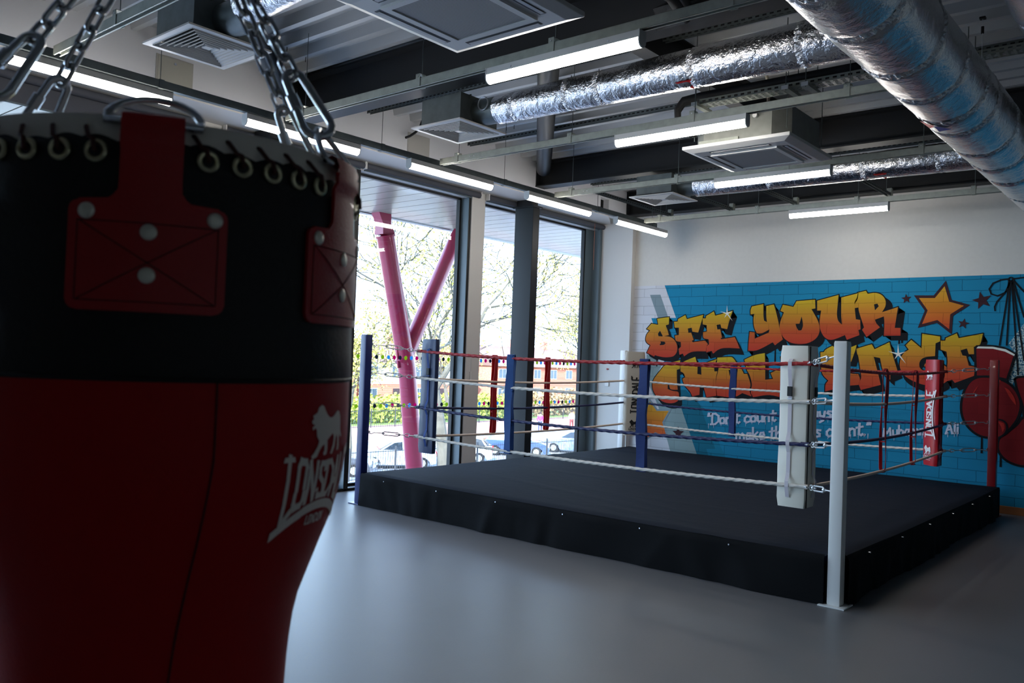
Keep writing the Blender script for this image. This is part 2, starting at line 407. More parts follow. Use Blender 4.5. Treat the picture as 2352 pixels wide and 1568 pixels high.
MB().tube([(-6.97, 6.6, 4.29), (-6.97, 6.57, 4.2), (-6.97, 6.53, 4.13), (-6.97, 6.46, 4.06), (-6.97, 6.38, 4.0), (-6.97, 6.32, 3.97)], .014, 8).build('hose', M_black, ho, smooth=True)
MB().tube([(-6.97, 6.575, 4.22), (-6.97, 6.545, 4.15)], .024, 8).build('gland', M_dark, ho)
sw = thing('call_point', (-7.02, 11.1, 1.25), 'small white box with a switch on the white pier beside the last window', 'switch')
MB().box((-7.40, 11.08, 1.20), (-7.33, 11.1, 1.30)).build('box', M_plast, sw, bevel=.004)
MB().tube([(-7.365, 11.08, 1.47), (-7.365, 11.1, 1.47)], .014, 10).build('button', mat('button_red', (160, 60, 60), .5), sw)
bc = thing('blind_chain_holder', (-7.56, 8.16, 1.3), 'small white clip holding the blind chain on the white window panel', 'clip')
MB().box((-7.565, 8.145, 1.27), (-7.55, 8.175, 1.38)).build('clip', M_plast, bc, bevel=.003)
MB().tube([(-7.558, 8.16, 1.55), (-7.558, 8.16, 1.37)], .002, 5).build('chain', M_zinc, bc)
rc = MB().tube([(-7.5, 10.80, 3.72), (-7.5, 10.80, 3.0)], .0025, 5).build('pull_cord', mat('cord_orange', (190, 110, 70), .6)); setp(rc, 'thin orange pull cord hanging in front of the last window', 'cord')

# columns and beams
def ibeam(mb, x0, x1, y, z0, z1, w=.2, t=.014):
    mb.box((x0, y-w/2, z0), (x1, y+w/2, z0+t)); mb.box((x0, y-w/2, z1-t), (x1, y+w/2, z1)); mb.box((x0, y-.006, z0), (x1, y+.006, z1))
def column(y0, y1, label):
    t = thing('steel_column', (-7.36, (y0+y1)/2, 0), label, 'column')
    MB().box((-7.52, y0, 0), (-7.2, y1, 3.66)).build('shaft', M_dark, t, bevel=.006)
    MB().box((-7.545, y0-.025, 3.64), (-7.175, y1+.025, 3.665)).build('cap_plate', M_dark, t)
    MB().box((-7.49, y0+.0, 3.665), (-7.23, y1-.01, 3.75)).build('stub', M_beam, t)
column(8.90, 9.04, 'dark grey square steel column standing inside the windows beside the ring')
column(4.76, 4.90, 'dark steel column hidden behind the heavy bag, only its head showing')
def beam(y, z0, label):
    t = thing('steel_beam', (-2, y, z0), label, 'beam')
    b1 = MB().box((UX, y-.095, z0), (BX, y+.095, z0+.016)); b1.build('bottom_flange', M_beam, t)
    MB().box((UX, y-.006, z0+.016), (BX, y+.006, DZ-.016)).build('web', M_beam, t)
    MB().box((UX, y-.095, DZ-.018), (BX, y+.095, DZ-.001)).build('top_flange', M_beam, t)
    MB().box((UX, y-.09, z0+.016), (UX+.014, y+.09, DZ-.018)).build('end_plate', M_beam, t)
beam(4.93, 3.80, 'black steel roof beam crossing behind the nearest ceiling light')
beam(8.83, 3.87, 'black steel roof beam landing above the dark square column')
beam(11.07, 3.83, 'black steel roof beam along the top of the mural wall')
def ybeam(x, y0, y1, z0, label):
    t = thing('cross_beam', (x, (y0+y1)/2, z0), label, 'beam')
    MB().box((x-.07, y0, z0), (x+.07, y1, z0+.012)).build('bottom_flange', M_beam, t)
    MB().box((x-.005, y0, z0+.012), (x+.005, y1, DZ-.012)).build('web', M_beam, t)
    MB().box((x-.07, y0, DZ-.012), (x+.07, y1, DZ-.001)).build('top_flange', M_beam, t)
ybeam(-3.45, 5.03, 8.73, 3.95, 'black cross beam between two roof beams above the middle foil duct')
def brace(p0, p1, label):
    t = thing('brace_tube', ((p0[0]+p1[0])/2, (p0[1]+p1[1])/2, p0[2]), label, 'brace')
    MB().tube([p0, p1], .095, 24).build('tube', M_dark, t, smooth=True)
    d = (Vector(p1)-Vector(p0)).normalized()
    for p, s in ((p0, 1), (p1, -1)):
        c = Vector(p)-d*s*.03
        MB().obox(c, d*.06, Vector((-d.y, d.x, 0))*.006, (0, 0, .07)).build('gusset', M_dark, t)
brace((-6.86, 8.66, 4.07), (-3.97, 5.03, 4.07), 'round dark brace tube running diagonally up from the column beam')
brace((-6.97, 4.74, 4.07), (-4.30, 2.12, 4.07), 'round dark brace tube behind the bag chains')
# slotted channels under the deck
m_slot = mat('slot_black', (10, 10, 11), .7)
def channel(a, b_, label, slots=True, w=.022):
    a, b_ = Vector(a), Vector(b_); d = (b_-a).normalized(); L = (b_-a).length; sdv = Vector((-d.y, d.x, 0))
    t = thing('slotted_channel', tuple((a+b_)/2), label, 'channel')
    c = (a+b_)/2
    mb = MB(); mb.obox(c+Vector((0, 0, .02)), d*L/2, sdv*w, (0, 0, .0015)); mb.obox(c+sdv*w, d*L/2, sdv*.0015, (0, 0, .02)); mb.obox(c-sdv*w, d*L/2, sdv*.0015, (0, 0, .02))
    mb.build('rail', M_galvd, t)
    if slots:
        s = MB(); k = int(L/.055)
        for i in range(k):
            for sg in (1, -1):
                s.obox(a+d*(.03+i*.055)+sdv*w*sg, d*.015, sdv*.0022, (0, 0, .006))
        setp(s.build('slots', m_slot, t), kind='stuff')
for y, lb in ((5.83, 'slotted metal channel under the ceiling deck behind the middle diffuser'), (7.40, 'slotted metal channel under the ceiling deck in front of the far cassette unit'), (3.45, 'slotted metal channel under the deck beside the left diffuser'), (10.0, 'slotted metal channel under the deck above the far diffuser')):
    channel((UX+.02, y, 4.14), (BX-.1, y, 4.14), lb)
for x, lb in ((-6.25, 'slotted strut running to the mural wall nearest the windows'), (-5.28, 'slotted strut running to the mural wall behind the far diffuser'), (-4.37, 'slotted strut to the mural wall left of the farthest light'), (-3.19, 'slotted strut to the mural wall right of the far diffuser duct')):
    channel((x, 9.0, 3.77), (x, 10.95, 3.77), lb)
    o = [q for q in bpy.data.objects if q.name.startswith('slotted_channel') and q.parent is None][-1]
    o = max((q for q in bpy.data.objects if q.name.startswith('slotted_channel') and q.parent is None), key=lambda q: q.name)
    for yy in (9.15, 10.8):
        MB().tube([(x, yy, 3.78), (x, yy, DZ+.02)], .003, 6).build('rod', M_galvd, o)
    MB().box((x-.03, 10.90, 3.76), (x+.03, 10.965, 3.85)).build('end_bracket', M_galv, o)
# ------------------------------------------------------------------ lights and trunking
def batten(p, ax, L, label):
    """ax 'x' or 'y'; p = start of the bottom line"""
    x, y, z = p
    t = thing('batten_light', (x + (L/2 if ax == 'x' else 0), y + (L/2 if ax == 'y' else 0), z), label, 'light', 'linear batten lights under the trunking')
    fn = (lambda a, b, c: (x+c, y+a, z+b)) if ax == 'x' else (lambda a, b, c: (x+a, y+c, z+b))
    hs = [(-.036, .052), (.036, .052), (.036, .098), (-.036, .098)]
    MB().prism(hs, fn, 0, L).build('housing', M_plast, t, bevel=.002)
    arc = [(.035*math.cos(PI+PI*i/12), .034+.034*math.sin(PI+PI*i/12)) for i in range(13)]+[(.035, .054), (-.035, .054)]
    MB().prism(arc, fn, .008, L-.008).build('diffuser', M_light, t)
    cap = [(.038*math.cos(PI+PI*i/12), .035+.037*math.sin(PI+PI*i/12)) for i in range(13)]+[(.038, .099), (-.038, .099)]
    for c0 in (-.004, L-.004): MB().prism(cap, fn, c0, c0+.008).build('end_cap', M_plast, t)
    for f in (.18, .82):
        for sg in (1, -1):
            a = fn(.036*sg, .072, L*f); b_ = fn(.038*sg, .072, L*f)
            MB().tube([a, b_], .007, 10).build('screw', M_zinc, t)
batten((-3.81, 4.185, 3.40), 'x', 1.19, 'nearest bright batten light, high above the ring in front of the foil duct')
batten((-3.99, 6.03, 3.40), 'x', 1.18, 'batten light hanging in front of the far cassette unit')
batten((-4.03, 7.95, 3.40), 'x', 1.18, 'batten light just below the far cassette unit')
batten((-4.06, 9.98, 3.40), 'x', 1.14, 'farthest batten light, hanging in front of the white wall above the mural')
for y, L, lb, x in ((2.05, 1.16, 'window side batten light seen through the bag chains at the far left', -6.23), (3.84, 1.19, 'window side batten light passing behind the carabiner of the bag', -6.20), (5.65, 1.22, 'window side batten light above the window with the pink columns', -6.17), (7.47, 1.25, 'window side batten light in front of the head of the dark steel column', -6.15), (9.36, 1.30, 'window side batten light nearest the mural wall', -6.17)):
    batten((x, y, 3.40), 'y', L, lb)
TZ0, TZ1 = 3.50, 3.56
def trunk(y, x0, x1, label, hx):
    t = thing('cable_trunking', ((x0+x1)/2, y, TZ0), label, 'trunking', 'steel lighting trunking runs across the room')
    mb = MB().box((x0, y-.025, TZ0), (x1, y-.0235, TZ1)).box((x0, y+.0235, TZ0), (x1, y+.025, TZ1)).box((x0, y-.025, TZ1-.0015), (x1, y+.025, TZ1)).box((x0, y-.025, TZ0), (x1, y-.014, TZ0+.0015)).box((x0, y+.014, TZ0), (x1, y+.025, TZ0+.0015))
    mb.box((x0, y-.024, TZ0+.02), (x1, y+.024, TZ0+.0215))
    mb.build('channel', M_galv, t)
    for x in hx:
        br = MB().box((x-.022, y-.030, TZ0-.004), (x+.022, y-.0275, TZ1+.03)).box((x-.022, y+.0275, TZ0-.004), (x+.022, y+.030, TZ1+.03)).box((x-.022, y-.03, TZ1+.028), (x+.022, y+.03, TZ1+.031)).build('hanger_bracket', M_galv, t)
        MB().tube([(x, y-.033, TZ1+.01), (x, y-.029, TZ1+.01)], .005, 8).build('bolt', M_zinc, br)
        MB().tube([(x+.012, y, TZ1+.03), (x+.012, y, DZ)], .003, 6).build('rod', M_galvd, t)
    for dx in (.42, .47):
        MB().tube([(x0+dx, y-.028, TZ0+.03), (x0+dx, y-.0245, TZ0+.03)], .005, 8).build('joint_screw', M_zinc, t)
HX = [-5.87, -4.48, -3.27, -2.06]
trunk(4.185, -6.10, -1.80, 'galvanised trunking nearest the camera carrying the largest light', HX)
trunk(6.03, -6.10, -1.80, 'galvanised trunking carrying the light in front of the far cassette', HX)
trunk(7.95, -6.10, -1.80, 'galvanised trunking passing under the far cassette unit', HX)
trunk(9.98, -6.10, -1.80, 'galvanised trunking farthest away, along the top of the mural wall', HX)
trunk(2.33, -6.10, -1.80, 'galvanised trunking rising at the far left above the bag', [-5.2, -4.2, -3, -2])
t = thing('cable_trunking', (-6.18, 4, TZ0), 'long galvanised trunking running along the windows over five lights', 'trunking')
MB().box((-6.205, BY+.1, TZ0), (-6.155, 10.4, TZ1)).build('channel', M_galvd, t)
for y in (1.0, 3.1, 5.3, 7.1, 8.95, 10.3):
    MB().tube([(-6.18, y, TZ1), (-6.18, y, DZ)], .003, 6).build('rod', M_galvd, t)
    MB().box((-6.21, y-.02, TZ0-.004), (-6.15, y+.02, TZ1+.004)).build('joint_sleeve', M_galvd, t)

# ------------------------------------------------------------------ foil ducts
def foil_mat(name, rough, bs, bst=.7):
    m = bpy.data.materials.new(name); m.use_nodes = True; nt = m.node_tree; b = nt.nodes['Principled BSDF']
    b.inputs['Base Color'].default_value = (.82, .81, .81, 1); b.inputs['Metallic'].default_value = 1; b.inputs['Roughness'].default_value = rough
    t = nt.nodes.new('ShaderNodeTexCoord')
    def nz(sc, det, stretch):
        mp = nt.nodes.new('ShaderNodeMapping'); mp.inputs['Scale'].default_value = stretch
        n = nt.nodes.new('ShaderNodeTexNoise'); n.inputs['Scale'].default_value = sc; n.inputs['Detail'].default_value = det; n.inputs['Distortion'].default_value = .6
        nt.links.new(t.outputs['Object'], mp.inputs[0]); nt.links.new(mp.outputs[0], n.inputs['Vector']); return n
    a = nz(bs, 5, (1, 1, 1)); c = nz(bs*4, 2, (1, 1, 1)); e = nz(bs*.35, 3, (1, 1, 1))
    ad = nt.nodes.new('ShaderNodeMath'); ad.operation = 'MULTIPLY_ADD'; ad.inputs[1].default_value = .35
    nt.links.new(c.outputs['Fac'], ad.inputs[0]); nt.links.new(a.outputs['Fac'], ad.inputs[2])
    ad2 = nt.nodes.new('ShaderNodeMath'); ad2.operation = 'MULTIPLY_ADD'; ad2.inputs[1].default_value = 1.6
    nt.links.new(e.outputs['Fac'], ad2.inputs[0]); nt.links.new(ad.outputs[0], ad2.inputs[2])
    bp = nt.nodes.new('ShaderNodeBump'); bp.inputs['Strength'].default_value = bst; bp.inputs['Distance'].default_value = .012
    nt.links.new(ad2.outputs[0], bp.inputs['Height']); nt.links.new(bp.outputs[0], b.inputs['Normal'])
    return m
M_foil = foil_mat('foil', .17, 24); M_foil2 = foil_mat('foil_crumpled', .2, 55); M_foil3 = foil_mat('foil_smooth', .27, 16, .5)
def foil_duct(name, p0, p1, r, joints, label, ring_w=.03, rgrow=0.0):
    p0, p1 = Vector(p0), Vector(p1); d = (p1-p0).normalized(); L = (p1-p0).length
    t = thing(name, tuple(p0), label, 'duct')
    sd = d.cross(Vector((0, 0, 1))).normalized(); up = sd.cross(d)
    rnd = random.Random(int(r*1000)+len(joints)); N = 48
    edges = [0]+sorted(joints)+[L]
    for si in range(len(edges)-1):
        a, b_ = edges[si], edges[si+1]; m = max(5, int((b_-a)/.045)); mb = MB(); vs = []; fs = []
        ph = rnd.uniform(0, 6)
        for i in range(m+1):
            s = a+(b_-a)*i/m
            pinch = 0.07*(math.exp(-((s-a)/ring_w)**2)*(si > 0)+math.exp(-((b_-s)/ring_w)**2)*(si < len(edges)-2))
            for k in range(N):
                th = 2*PI*k/N
                w = .010*math.sin(3*th+ph+s*2.3)+.006*math.sin(7*th+s*9+ph)+.010*math.sin(s*4+ph)
                cr_ = .012*math.sin(17*th+ph)*(math.exp(-((s-a)/.05)**2)+math.exp(-((b_-s)/.05)**2))
                rr = (r+rgrow*s/L)*(1+w-pinch+cr_+rnd.uniform(-.002, .002))
                vs.append(p0+d*s+rr*(math.cos(th)*sd+math.sin(th)*up))
        for i in range(m):
            for k in range(N): fs.append((i*N+k, i*N+(k+1) % N, (i+1)*N+(k+1) % N, (i+1)*N+k))
        mb.add(vs, fs); o = mb.build('duct_section', M_foil3 if r > .19 else M_foil, t, smooth=True, bevel=None)
    for j in joints:                                            # crumpled foil tape ring over each joint
        mb = MB(); vs = []; fs = []
        for i in range(4):
            for k in range(96):
                th = 2*PI*k/96; s = j+(i-1.5)*ring_w*.75+rnd.uniform(-.006, .006)
                rr = (r+rgrow*j/L)*(1-.022+.014*(1 if i in (1, 2) else -.8)+rnd.uniform(-.026, .026))
                vs.append(p0+d*s+rr*(math.cos(th)*sd+math.sin(th)*up))
        for i in range(3):
            for k in range(96): fs.append((i*96+k, i*96+(k+1) % 96, (i+1)*96+(k+1) % 96, (i+1)*96+k))
        mb.add(vs, fs).build('joint_tape', M_foil2, t)
    return t
main = foil_duct('main_duct', (-1.448, -3.2, 3.50), (-1.448, 11.15, 3.50), .2548, [1.2, 3.0, 5.0, 6.35, 7.02, 7.55, 8.25, 8.8, 9.35, 9.7, 10.4, 11.0, 11.6, 12.5, 13.4], 'widest foil wrapped duct running along the ceiling at the right')
m_red = mat('mark_red', (190, 30, 30), .4); m_blue = mat('mark_blue', (40, 50, 140), .4)
def tri_on(root, c, r, xc, th0, y0, pts, m, lab):
    """flat sticker on a duct along Y"""
    mb = MB(); mb.add([(xc[0]+(r+.012)*math.cos(th0+a/r), y0+b, xc[1]+(r+.012)*math.sin(th0+a/r)) for a, b in pts], [tuple(range(len(pts)))]); mb.build('flow_mark', m, root, label=lab)
def quad_strip(a0, a1, w): return None
tri_on(main, None, .2548, (-1.448, 3.50), math.radians(232), 6.15, [(0, 0), (.10, .02), (.03, .16)], m_red, 'red triangle sticker')
tri_on(main, None, .2548, (-1.448, 3.50), math.radians(252), 6.17, [(0, 0), (.09, .09), (0, .16)], m_blue, 'blue triangle sticker')
foil_duct('small_duct', (-.697, 1.2, 3.55), (-.697, 11.1, 3.55), .2, [.6, 1.4, 2.2, 3.0, 3.9, 4.8, 5.8, 6.9, 8.1], 'foil duct showing only at the upper right corner of the ceiling')
for y, zc, r, js, lb, rg in ((2.90, 3.70, .115, [.5, 1.2, 2.0, 2.7], 'foil branch duct of the left diffuser, behind the bag chains', .03), (5.33, 3.665, .118, [.20, .75, 1.05, 1.85, 2.62], 'foil branch duct of the middle diffuser', .035), (8.84, 3.66, .125, [.9, 1.9, 2.6], 'farthest foil branch duct, just under the last roof beam', .02)):
    t = foil_duct('branch_duct', (-4.72, y, zc), (-1.62, y, zc+(.28 if y < 4 else 0)), r, js, lb, .022, rg)
    if y > 5:
        mb = MB(); x = -3.0 if y < 6 else -2.72
        for sgn in (1,):
            r_ = .141; vs = []
            for i, (a, th) in enumerate(((0, -1.9), (.10, -1.1), (.13, -1.9))):
                vs.append((x+a, y+r_*1.02*math.cos(th-0.35), zc+r_*1.02*math.sin(th-.35)))
            mb.add(vs, [(0, 1, 2)])
        mb.build('flow_mark', m_red, t, label='red triangle sticker')

# ------------------------------------------------------------------ diffusers
def diffuser(x, y, z, label, hw=.298):
    t = thing('ceiling_diffuser', (x, y, z), label, 'diffuser', 'square air diffusers at the branch duct ends')
    MB().box((x-.235, y-.235, z+.034), (x+.235, y+.235, z+.255)).build('plenum_box', M_galvd, t, bevel=.003)
    MB().tube([(x+.23, y, z+.125), (x+.50, y, z+.125)], .112, 32).build('spigot', M_galvd, t, smooth=True)
    fr = MB()
    def ring(mb, o, i, z0, z1):
        v = []
        for s, zz in ((o, z0), (i, z1)):
            v += [(x-s, y-s, zz), (x+s, y-s, zz), (x+s, y+s, zz), (x-s, y+s, zz)]
        v2 = [(a, b, c+.003) for a, b, c in v]
        mb.add(v, [(k, (k+1) % 4, 4+(k+1) % 4, 4+k) for k in range(4)]); mb.add(v2, [(k, (k+1) % 4, 4+(k+1) % 4, 4+k) for k in range(4)])
    ring(fr, hw, hw-.045, z, z-.001); fr.box((x-hw, y-hw, z+.001), (x+hw, y-hw+.003, z+.012)); fr.box((x-hw, y+hw-.003, z+.001), (x+hw, y+hw, z+.012)); fr.box((x-hw, y-hw, z+.001), (x-hw+.003, y+hw, z+.012)); fr.box((x+hw-.003, y-hw, z+.001), (x+hw, y+hw, z+.012))
    fr.build('frame', M_plast, t)
    MB().box((x-.25, y-.25, z+.028), (x+.25, y+.25, z+.033)).build('throat', M_black, t)
    for k in range(7):
        o = hw-.048-.032*k
        v = MB(); ring(v, o, o-.021, z+.001, z+.021)
        w4 = [(x-o, y-o), (x+o, y-o), (x+o, y+o), (x-o, y+o)]
        for q in range(4):
            p_, q_ = w4[q], w4[(q+1) % 4]; v.add([(*p_, z-.005), (*q_, z-.005), (*q_, z+.004), (*p_, z+.004)], [(0, 1, 2, 3)])
        v.build('vane', M_plast, t)
    MB().box((x-.028, y-.028, z+.0), (x+.028, y+.028, z+.01)).build('core', M_plast, t)
    for sx, sy in ((-1, -1), (1, -1), (-1, 1), (1, 1)):
        MB().obox((x+sx*.236, y+sy*.12, z+.24), (.008, 0, 0), (0, .006, 0), (0, 0, .02)).build('drop_bracket', M_galvd, t)
diffuser(-5.20, 2.92, 3.545, 'left square white air diffuser above the heavy bag')
diffuser(-5.19, 5.33, 3.545, 'middle square white air diffuser at the end of the middle foil duct')
diffuser(-5.17, 8.86, 3.545, 'far square white air diffuser near the mural wall')
rg = MB().tube([(-4.80+.055*math.cos(a*PI/8), 5.205, 3.70+.055*math.sin(a*PI/8)) for a in range(16)], .006, 6, closed=True).build('damper_ring', M_zinc); setp(rg, 'small round metal damper ring at the start of the middle foil duct', 'ring')

# ------------------------------------------------------------------ cassettes
m_grille = bpy.data.materials.new('cassette_grille'); m_grille.use_nodes = True
nt = m_grille.node_tree; b_ = nt.nodes['Principled BSDF']; b_.inputs['Roughness'].default_value = .6
tcn = nt.nodes.new('ShaderNodeTexCoord'); wv = nt.nodes.new('ShaderNodeTexWave'); wv.wave_type = 'BANDS'; wv.bands_direction = 'Y'; wv.inputs['Scale'].default_value = 26; rr_ = nt.nodes.new('ShaderNodeValToRGB')
nt.links.new(tcn.outputs['Object'], wv.inputs['Vector']); nt.links.new(wv.outputs['Fac'], rr_.inputs[0]); nt.links.new(rr_.outputs[0], b_.inputs['Base Color'])
rr_.color_ramp.elements[0].color = (.16, .155, .15, 1); rr_.color_ramp.elements[1].color = (.45, .44, .43, 1); rr_.color_ramp.elements[0].position = .15; rr_.color_ramp.elements[1].position = .5
def cassette(x, y, z, label, hw=.475):
    t = thing('air_conditioning_cassette', (x, y, z), label, 'air conditioner')
    oct_ = [(-.42, -.30), (-.30, -.42), (.30, -.42), (.42, -.30), (.42, .30), (.30, .42), (-.30, .42), (-.42, .30)]
    MB().prism(oct_, lambda a, b, c: (x+a, y+b, c), z+.04, z+.30).build('body', mat('cassette_body', (136, 138, 132), .45, .3, bump=.06, bscale=60, var=.1, vscale=12), t)
    MB().box((x-.34, y-.435, z+.05), (x+.02, y-.42, z+.075)).box((x-.34, y-.435, z+.22), (x+.1, y-.42, z+.235)).build('body_rib', M_galv, t)
    # panel: frustum
    v = [(x-hw, y-hw, z+.012), (x+hw, y-hw, z+.012), (x+hw, y+hw, z+.012), (x-hw, y+hw, z+.012), (x-hw+.07, y-hw+.07, z-.012), (x+hw-.07, y-hw+.07, z-.012), (x+hw-.07, y+hw-.07, z-.012), (x-hw+.07, y+hw-.07, z-.012), (x-hw, y-hw, z+.04), (x+hw, y-hw, z+.04), (x+hw, y+hw, z+.04), (x-hw, y+hw, z+.04)]
    MB().add(v, [(0, 1, 5, 4), (1, 2, 6, 5), (2, 3, 7, 6), (3, 0, 4, 7), (4, 5, 6, 7), (0, 8, 9, 1), (1, 9, 10, 2), (2, 10, 11, 3), (3, 11, 8, 0), (8, 11, 10, 9)]).build('panel', M_plast, t, bevel=.004)
    fr = MB(); i_, o_2 = .255, .295
    for a, b2 in (((x-o_2, y-o_2), (x+o_2, y-i_)), ((x-o_2, y+i_), (x+o_2, y+o_2)), ((x-o_2, y-i_), (x-i_, y+i_)), ((x+i_, y-i_), (x+o_2, y+i_))): fr.box((*a, z-.028), (*b2, z-.011))
    fr.build('grille_frame', M_plast, t)
    MB().box((x-i_, y-i_, z-.022), (x+i_, y+i_, z-.012)).build('grille', m_grille, t)
    for (cx_, cy_, ax_, ay_) in ((0, -.352, .27, .022), (0, .352, .27, .022), (-.352, 0, .022, .27), (.352, 0, .022, .27)):
        MB().box((x+cx_-ax_, y+cy_-ay_, z-.0135), (x+cx_+ax_, y+cy_+ay_, z-.012)).build('air_slot', mat('slot_grey', (45, 46, 50), .5), t)
        k = MB()
        ax2, ay2 = (ax_-.012, .012) if ax_ > ay_ else (.012, ay_-.012)
        ox, oy = (0, .006*(1 if cy_ > 0 else -1)) if ax_ > ay_ else (.006*(1 if cx_ > 0 else -1), 0)
        k.box((x+cx_-ax2+ox, y+cy_-ay2+oy, z-.017), (x+cx_+ax2+ox, y+cy_+ay2+oy, z-.0138)).build('louvre', mat('louvre_grey', (190, 190, 192), .4), t)
    for sx, sy in ((-1, -1), (1, -1), (-1, 1), (1, 1)):
        MB().tube([(x+sx*.41, y+sy*.38, z+.1), (x+sx*.41, y+sy*.38, DZ)], .004, 6).build('rod', M_galvd, t)
    return t
c1 = cassette(-3.135, 3.19, 3.40, 'nearest square white ceiling cassette unit, cut by the top of the view')
c2 = cassette(-3.12, 6.92, 3.40, 'far square white ceiling cassette unit with its metal body showing')
for (x, y, z) in ((-2.95, 6.49, 3.62),):
    MB().tube([(x, y-.0, z), (x, y-.03, z)], .02, 12).build('drain_port', M_plast, c2)
# insulated pipes
def hose(label, paths, r, m, name='insulated_pipe', cat='pipe', n=10):
    t = thing(name, paths[0][0], label, cat)
    for p in paths: MB().tube(p, r, n).build('pipe', m, t, smooth=True)
    return t
hose('two black insulated pipes curving down onto the far cassette unit', [[(-2.2+o, 6.18, 3.92) if False else (-1.95, 6.20+o, 3.77), (-3.3, 6.20+o, 3.77), (-3.46-o*.5, 6.20+o, 3.76), (-3.52-o*.5, 6.21+o, 3.70), (-3.53-o*.5, 6.24+o, 3.60), (-3.50-o*.5, 6.5, 3.55)] for o in (0, .075)], .028, M_rubber)
hose('black insulated pipes looping over the beam right of the nearest cassette', [[(-2.72, 3.35+o, 3.55), (-2.5, 3.6+o, 3.62), (-2.45, 4.2, 3.66+o), (-2.6, 4.65, 3.72+o), (-2.9, 4.78, 3.78+o), (-2.3, 4.79, 3.90+o), (-2.1, 4.79, 4.04+o)] for o in (0, .09)], .032, M_rubber)
hose('cream drain pipe bending down behind the far cassette', [[(-2.92, 6.35, 4.02), (-2.92, 6.60, 3.98), (-2.95, 6.72, 3.93), (-2.95, 6.72, 3.60)]], .014, mat('drain_cream', (190, 180, 160), .5), 'drain_pipe')
# perforated cable tray
def tray(x0, x1, y, z, label):
    t = thing('cable_tray', ((x0+x1)/2, y, z), label, 'cable tray')
    nx = int((x1-x0)/.055); rim = MB(); base = MB()
    for sy in (-.06, .06):
        rim.box((x0, y+sy-.001, z), (x1, y+sy+.001, z+.012)); rim.box((x0, y+sy-.001, z+.028), (x1, y+sy+.001, z+.04))
        for i in range(nx+1):
            xx = x0+i*.055; rim.box((xx, y+sy-.001, z+.012), (xx+.025, y+sy+.001, z+.028))
    rim.build('side_rail', M_galv, t)
    for j in range(5):
        yy = y-.06+j*.03; base.box((x0, yy-.006, z-.001), (x1, yy+.006, z+.001))
    for i in range(nx+1):
        xx = x0+i*.055; base.box((xx, y-.06, z-.0012), (xx+.02, y+.06, z+.0008))
    base.build('base_mesh', M_galv, t)
    for xx in (x0+.0, (x0+x1)/2+.0, x1-.6):
        MB().box((xx-.03, y-.13, z-.025), (xx+.012, y+.14, z-.002)).build('support_bar', M_galv, t)
        for sy in (-.11, .12): MB().tube([(xx-.01, y+sy, z-.03), (xx-.01, y+sy, DZ)], .004, 6).build('rod', M_galvd, t)
        MB().box((xx-.035, y-.135, z-.028), (xx+.017, y-.128, z+.001)).build('end_cap', M_plast, t)
tray(-3.28, -1.78, 6.20, 3.68, 'perforated metal cable tray behind the far cassette unit')
tray(-1.5, 1.6, 7.12, 3.98, 'dark perforated cable tray at the upper right behind the main duct')
wh = thing('wire_hanger', (-1.39, 6.88, 4.1), 'thin wire hanger with a small black grip at the upper right', 'hanger')
MB().tube([(-1.39, 6.88, 4.2), (-1.39, 6.88, 3.5)], .002, 5).build('wire', M_zinc, wh)
MB().tube([(-1.39, 6.88, 4.13), (-1.39, 6.88, 4.08)], .011, 8).build('grip', M_black, wh)
MB().box((-1.41, 6.86, 4.185), (-1.37, 6.90, 4.2)).build('eyelet_plate', M_black, wh)
# ------------------------------------------------------------------ boxing ring
PX0, PX1, PY0, PY1, PH = -6.77, -1.90, 5.715, 10.85, .338
m_canvas = mat('ring_canvas', (10, 18, 31), .9, bump=.25, bscale=14, var=.12, vscale=2.0, spec=.15)
m_skirt = mat('ring_skirt', (12, 13, 15), .9, bump=.3, bscale=9, var=.1, vscale=2.0, spec=.2)
m_navy = mat('ring_board', (22, 28, 62), .4)
rt = thing('ring_platform', (-4.4, 8.3, 0), 'low square boxing ring platform covered in black canvas', 'platform')
MB().prism([(PX0+.03, PY0+.03), (PX1-.125, PY0+.03), (PX1-.125, PY0+.125), (PX1-.03, PY0+.125), (PX1-.03, PY1-.03), (PX0+.03, PY1-.03)], lambda a, b, t: (a, b, t), 0, PH-.012).build('inner_board', m_navy, rt)
mb = MB(); N = 90; vs = []
rn = random.Random(3)
wr = [(rn.uniform(PX0, PX1), rn.uniform(PY0, PY1), rn.uniform(-.35, .1), rn.uniform(.5, 1.4), rn.uniform(.002, .006)) for _ in range(26)]
def ztop(x, y):
    z = PH
    for cx_, cy_, an, ln, am in wr:
        dx, dy = x-cx_, y-cy_; a = dx*math.cos(an)+dy*math.sin(an); b_ = -dx*math.sin(an)+dy*math.cos(an)
        z += am*math.exp(-(a/ln)**2-(b_/.035)**2)
    e = min(x-PX0, PX1-x, y-PY0, PY1-y)
    if e < .03: z -= .012*(1-e/.03)**2
    return z
CUT = .13                                                        # corner cut where the near white post stands
for j in range(N+1):
    for i in range(N+1):
        x = PX0+(PX1-PX0)*i/N; y = PY0+(PY1-PY0)*j/N
        if x > PX1-CUT and y < PY0+CUT*0.9:
            pass
        vs.append((x, y, ztop(x, y)))
fs = []
for j in range(N):
    for i in range(N):
        x = PX0+(PX1-PX0)*(i+.5)/N; y = PY0+(PY1-PY0)*(j+.5)/N
        if x > PX1-.12 and y < PY0+.12: continue
        fs.append((j*(N+1)+i, j*(N+1)+i+1, (j+1)*(N+1)+i+1, (j+1)*(N+1)+i))
mb.add(vs, fs).build('canvas_top', m_canvas, rt, smooth=True)
